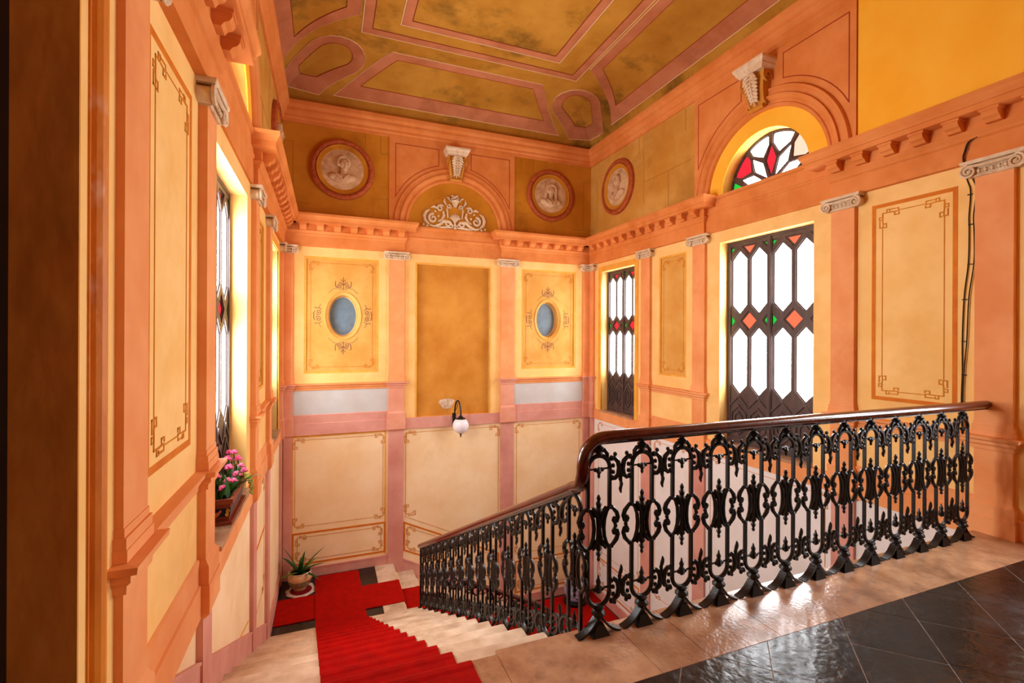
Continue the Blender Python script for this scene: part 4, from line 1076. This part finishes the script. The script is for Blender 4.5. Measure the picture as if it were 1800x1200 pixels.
# ------------------------------------------------------------------ wall lamp
lx, lz = 2.19, -1.555
lp = empty('wall_lamp', (2.165, YB - .03, -1.47)); tag(lp, 'white globe lamp on a curved black bracket in the middle of the back wall', 'lamp')
L0 = Vector(lp.location)
gy = YB - .30
m = MB().box((2.105, YB - .065, -1.60), (2.165, YB - .028, -1.37)).box((2.115, YB - .10, -1.42), (2.155, YB - .06, -1.38)); m.build('backplate', 'iron', lp, False, -L0)
MB().tube(bez([(2.135, YB - .08, -1.40), (2.14, YB - .09, -1.28), (2.15, YB - .13, -1.17), (2.165, YB - .20, -1.135), (2.178, YB - .27, -1.18), (lx, gy, -1.30), (lx, gy, -1.39)], 8), .014, 8).build('arm', 'iron', lp, True, -L0)
MB().tube(bez([(2.14, YB - .085, -1.33), (2.155, YB - .15, -1.27), (2.165, YB - .18, -1.20), (2.158, YB - .15, -1.18)], 6), .007, 6).build('brace', 'iron', lp, True, -L0)
MB().lathe([(.012, .07), (.02, .05), (.035, .03), (.05, .015), (.085, 0), (.088, -.012), (.07, -.02)], (lx, gy, -1.43), 20).build('cap', 'iron', lp, True, -L0)
MB().ell((lx, gy, lz), (.142, .142, .142), 28, 18).build('globe', 'opal', lp, True, -L0)
MB().lathe([(.004, -.065), (.012, -.06), (.010, -.03), (.018, -.015), (.035, 0), (.02, .006)], (lx, gy, lz - .14), 12).build('finial', 'iron', lp, True, -L0)

# ------------------------------------------------------------------ plants
def blade(p0, d, length, lift, droop, wd):
    """strap leaf as one folded mesh; returns MB"""
    d = Vector(d).normalized(); side = Vector((-d.y, d.x, 0)); R = []
    for i in range(9):
        t = i / 8; c = Vector(p0) + d * (length * (t * cos(lift) + .12 * t * t)) + Vector((0, 0, length * (sin(lift) * t - droop * t * t)))
        w = wd * (min(1, t * 4 + .35)) * (1 - t ** 2.2) + .001
        R.append([c - side * w + Vector((0, 0, w * .35)), c + Vector((0, 0, -.001)), c + side * w + Vector((0, 0, w * .35))])
    return MB().rows(R)
PX, PY = -.375, 7.98
pt = empty('potted_plant', (PX, PY, ZH)); tag(pt, 'spiky green plant in a cream glazed pot in the far left corner', 'plant')
MB().lathe([(.085, .012), (.095, .012), (.10, .03), (.135, .07), (.165, .13), (.175, .19), (.168, .235), (.155, .262), (.165, .275), (.158, .285), (.145, .275), (.14, .25), (.10, .24)], (0, 0, 0), 28).build('pot', 'glaze', pt, True)
MB().lathe([(.1365, .07), (.167, .13), (.1752, .165), (.1752, .17)], (0, 0, 0), 28).build('painted_band', 'glaze_band', pt, True)
MB().lathe([(.001, .252), (.14, .25), (.14, .245)], (0, 0, 0), 20).build('soil', 'soil', pt, True)
for k in range(17):
    a = k * 2.4 + .3; el = radians([22, 55, 40, 70, 15, 35][k % 6]); ln = random.uniform(.32, .50); ho = cos(el) + .12
    if cos(a) < 0: ln = min(ln, (PX - XL - .07) / (-cos(a) * ho))
    if sin(a) > 0: ln = min(ln, (YB - PY - .08) / (sin(a) * ho))
    blade((.02 * cos(a), .02 * sin(a), .25), (cos(a), sin(a), 0), ln, el, random.uniform(.08, .34), .030).build('leaf', 'leaf_light' if k % 4 == 0 else 'leaf', pt, True)
dm = MB(); R = []
for i in range(36):
    a = 2 * pi * i / 36; r_ = .215 + .012 * sin(9 * a)
    R.append([(0, 0, .003), (r_ * .6 * cos(a), r_ * .6 * sin(a), .004), (r_ * cos(a), r_ * sin(a), .006 + .004 * sin(9 * a))])
dm.rows(R, close_u=True); dr_ = MB().rows([[(0, 0, .0085), (.155 * cos(2 * pi * i / 30), .155 * sin(2 * pi * i / 30), .0095)] for i in range(30)], close_u=True); dl = dm.build('doily', 'doily', None, True, (PX + .02, PY - .06, ZH + .002)); tag(dl, 'crocheted white and red doily under the pot with the spiky plant', 'doily')
dr_.build('red_centre', 'doily_red', dl); m_ = dl.modifiers.new('t', 'SOLIDIFY'); m_.thickness = .004; m_.offset = 1
p2 = empty('ceramic_pot', (4.44, 7.97, ZB)); tag(p2, 'blue and white patterned pot standing on the red lower landing, behind the balusters', 'pot')
MB().lathe([(.14, .08), (.17, .12), (.20, .20), (.21, .30), (.19, .38), (.20, .40), (.185, .40), (.16, .36)], (0, 0, 0), 28).build('bowl', 'pot_blue', p2, True)
MB().lathe([(.20, .012), (.215, .03), (.215, .07), (.19, .09), (.12, .085)], (0, 0, 0), 24).build('stand', 'door', p2, True)
MB().lathe([(.001, .355), (.165, .352), (.165, .34)], (0, 0, 0), 20).build('soil', 'soil', p2)
# flower box on the left sill
FX, FY, FZ = -.728, 4.33, -1.40
fb_ = empty('flower_box', (FX, FY, FZ)); tag(fb_, 'terracotta flower box with pink roses on the left window sill', 'planter')
def taper(h0, h1, x0, y0, x1, y1): return [[(-x0, -y0, h0), (x0, -y0, h0), (x0, y0, h0), (-x0, y0, h0)], [(-x1, -y1, h1), (x1, -y1, h1), (x1, y1, h1), (-x1, y1, h1)]]
MB().rows(taper(.022, .165, .052, .285, .072, .318), close_v=True, cap=True).build('box', 'terracotta_pot', fb_)
MB().rows(taper(.058, .125, .0585, .2945, .068, .3105), close_v=True).build('painted_band', 'pot_navy', fb_)
MB().plate(rect(-.086, -.335, .086, .335), [rect(-.064, -.308, .064, .308)], .16, .195).build('rim', 'terracotta_pot', fb_)
rm = fb_.children[-1]
for v in rm.data.vertices: v.co = (v.co.x, v.co.z, v.co.y)
MB().box((-.076, -.32, 0), (.076, .32, .024)).build('tray', 'terracotta_pot', fb_)
MB().box((-.066, -.31, .15), (.066, .31, .172)).build('soil', 'soil', fb_)
# painted rooster and scroll on the near end and the room side
ro = [(-.045, .118), (-.04, .100), (-.052, .093), (-.042, .088), (-.028, .066), (-.020, .066), (-.018, .060), (-.010, .066), (.004, .076), (.010, .092), (.020, .098), (.016, .104), (.018, .112), (.008, .114), (.002, .104), (-.012, .094), (-.028, .098), (-.034, .108)]
MB().prism([(x - .01, z) for x, z in ro], -.3095, -.297).build('painted_rooster', 'pot_rooster', fb_)
m = MB(); m.strip(spiral(.047, .104, .003, .014, 0, 1.3, 14), .005, -.311, -.30); m.strip(spiral(.045, .078, .003, .013, pi, 1.3, 14), .005, -.307, -.298); m.build('painted_scroll', 'pot_yellow', fb_)
FP = [(.0, -.26, .25), (.04, -.20, .29), (-.02, -.15, .33), (.06, -.10, .27), (.02, -.04, .36), (.08, .01, .28), (.0, .05, .40), (.05, .10, .33), (.09, .14, .27), (.02, .17, .43), (.06, .21, .37), (-.03, .24, .41), (.04, .28, .35)]
for k, (fx_, fy_, hh) in enumerate(FP):
    f = empty('flower', (fx_, fy_, 0), 0, fb_); lx_, ly_ = random.uniform(-.03, .03), random.uniform(-.03, .03)
    MB().tube([(-fx_ * .6, -ly_, .165), (lx_ * .3, 0, .22), (lx_, ly_, hh)], .0035, 5).build('stem', 'leaf', f, True)
    sz = random.uniform(.75, 1.1); b = MB(); b.ell((lx_, ly_, hh + .010), (.017 * sz, .017 * sz, .018 * sz), 8, 6)
    for q in range(10):
        a = q * 2.4; rr = (.009 + .0016 * q) * sz
        b.ell((lx_ + rr * cos(a), ly_ + rr * sin(a), hh + (.014 - .0022 * q) * sz), (.014 * sz, .014 * sz, (.016 - .0007 * q) * sz), 6, 5)
    b.build('bloom', 'petal', f, True)
for k in range(44):
    a = k * 2.4; y = -.29 + .0135 * k; x = .05 * sin(k * 1.7)
    blade((x, y, .165), (cos(a) + .35, sin(a), 0), random.uniform(.16, .30), radians(random.choice([35, 55, 70, 80])), random.uniform(.1, .35), .015).build('leaf', 'leaf' if k % 3 else 'leaf_light', fb_, True)
for k in range(5):
    m = MB(); y = .20 + .028 * k; P = bez([(.05, y, .17), (.10, y + .01, .20), (.125, y + .012, .14), (.13, y + .015, .06 - .01 * k)], 6)
    m.tube(P, .003, 4)
    for q, p in enumerate(P): m.ell((p.x + .008 * sin(q * 2.2), p.y + .008 * cos(q * 2.2), p.z), (.009, .009, .006), 5, 3)
    m.build('trailing_sprig', 'leaf_yellow', fb_, True)

# ------------------------------------------------------------------ cables on the right wall
CP = [(2.194, 1.637), (2.245, 1.617), (2.275, 1.549), (2.284, 1.485), (2.28, 1.336), (2.26, 1.222), (2.273, 1.012), (2.265, .902), (2.27, .636), (2.303, .344), (2.309, -.007), (2.305, -.277), (2.317, -.536), (2.31, -.9), (2.31, -1.54)]
cb = empty('cable', (XR, 2.28, -1.4)); tag(cb, 'loose dark electric cables clipped to the right wall beside the end pilaster', 'cable')
for d, e in ((0, 0), (-.035, 1)):
    P = [(XR - .010 - (.06 if z > 1.45 else 0) - .004 * e, y + d * (1 if -.2 < z < 1.45 else .3) + .004 * sin(i * 1.9 + e), z) for i, (y, z) in enumerate(CP)]
    MB().tube(bez(P, 6), .0042, 6).build('wire', 'cable', cb, True, -Vector(cb.location))
for (y, z) in ((2.272, 1.20), (2.266, .95), (2.27, .62), (2.305, .33), (2.307, -.02), (2.306, -.30)):
    MB().box((XR - .012, y - .022, z - .004), (XR - .001, y + .008, z + .004)).build('clip', 'cable', cb, False, -Vector(cb.location))
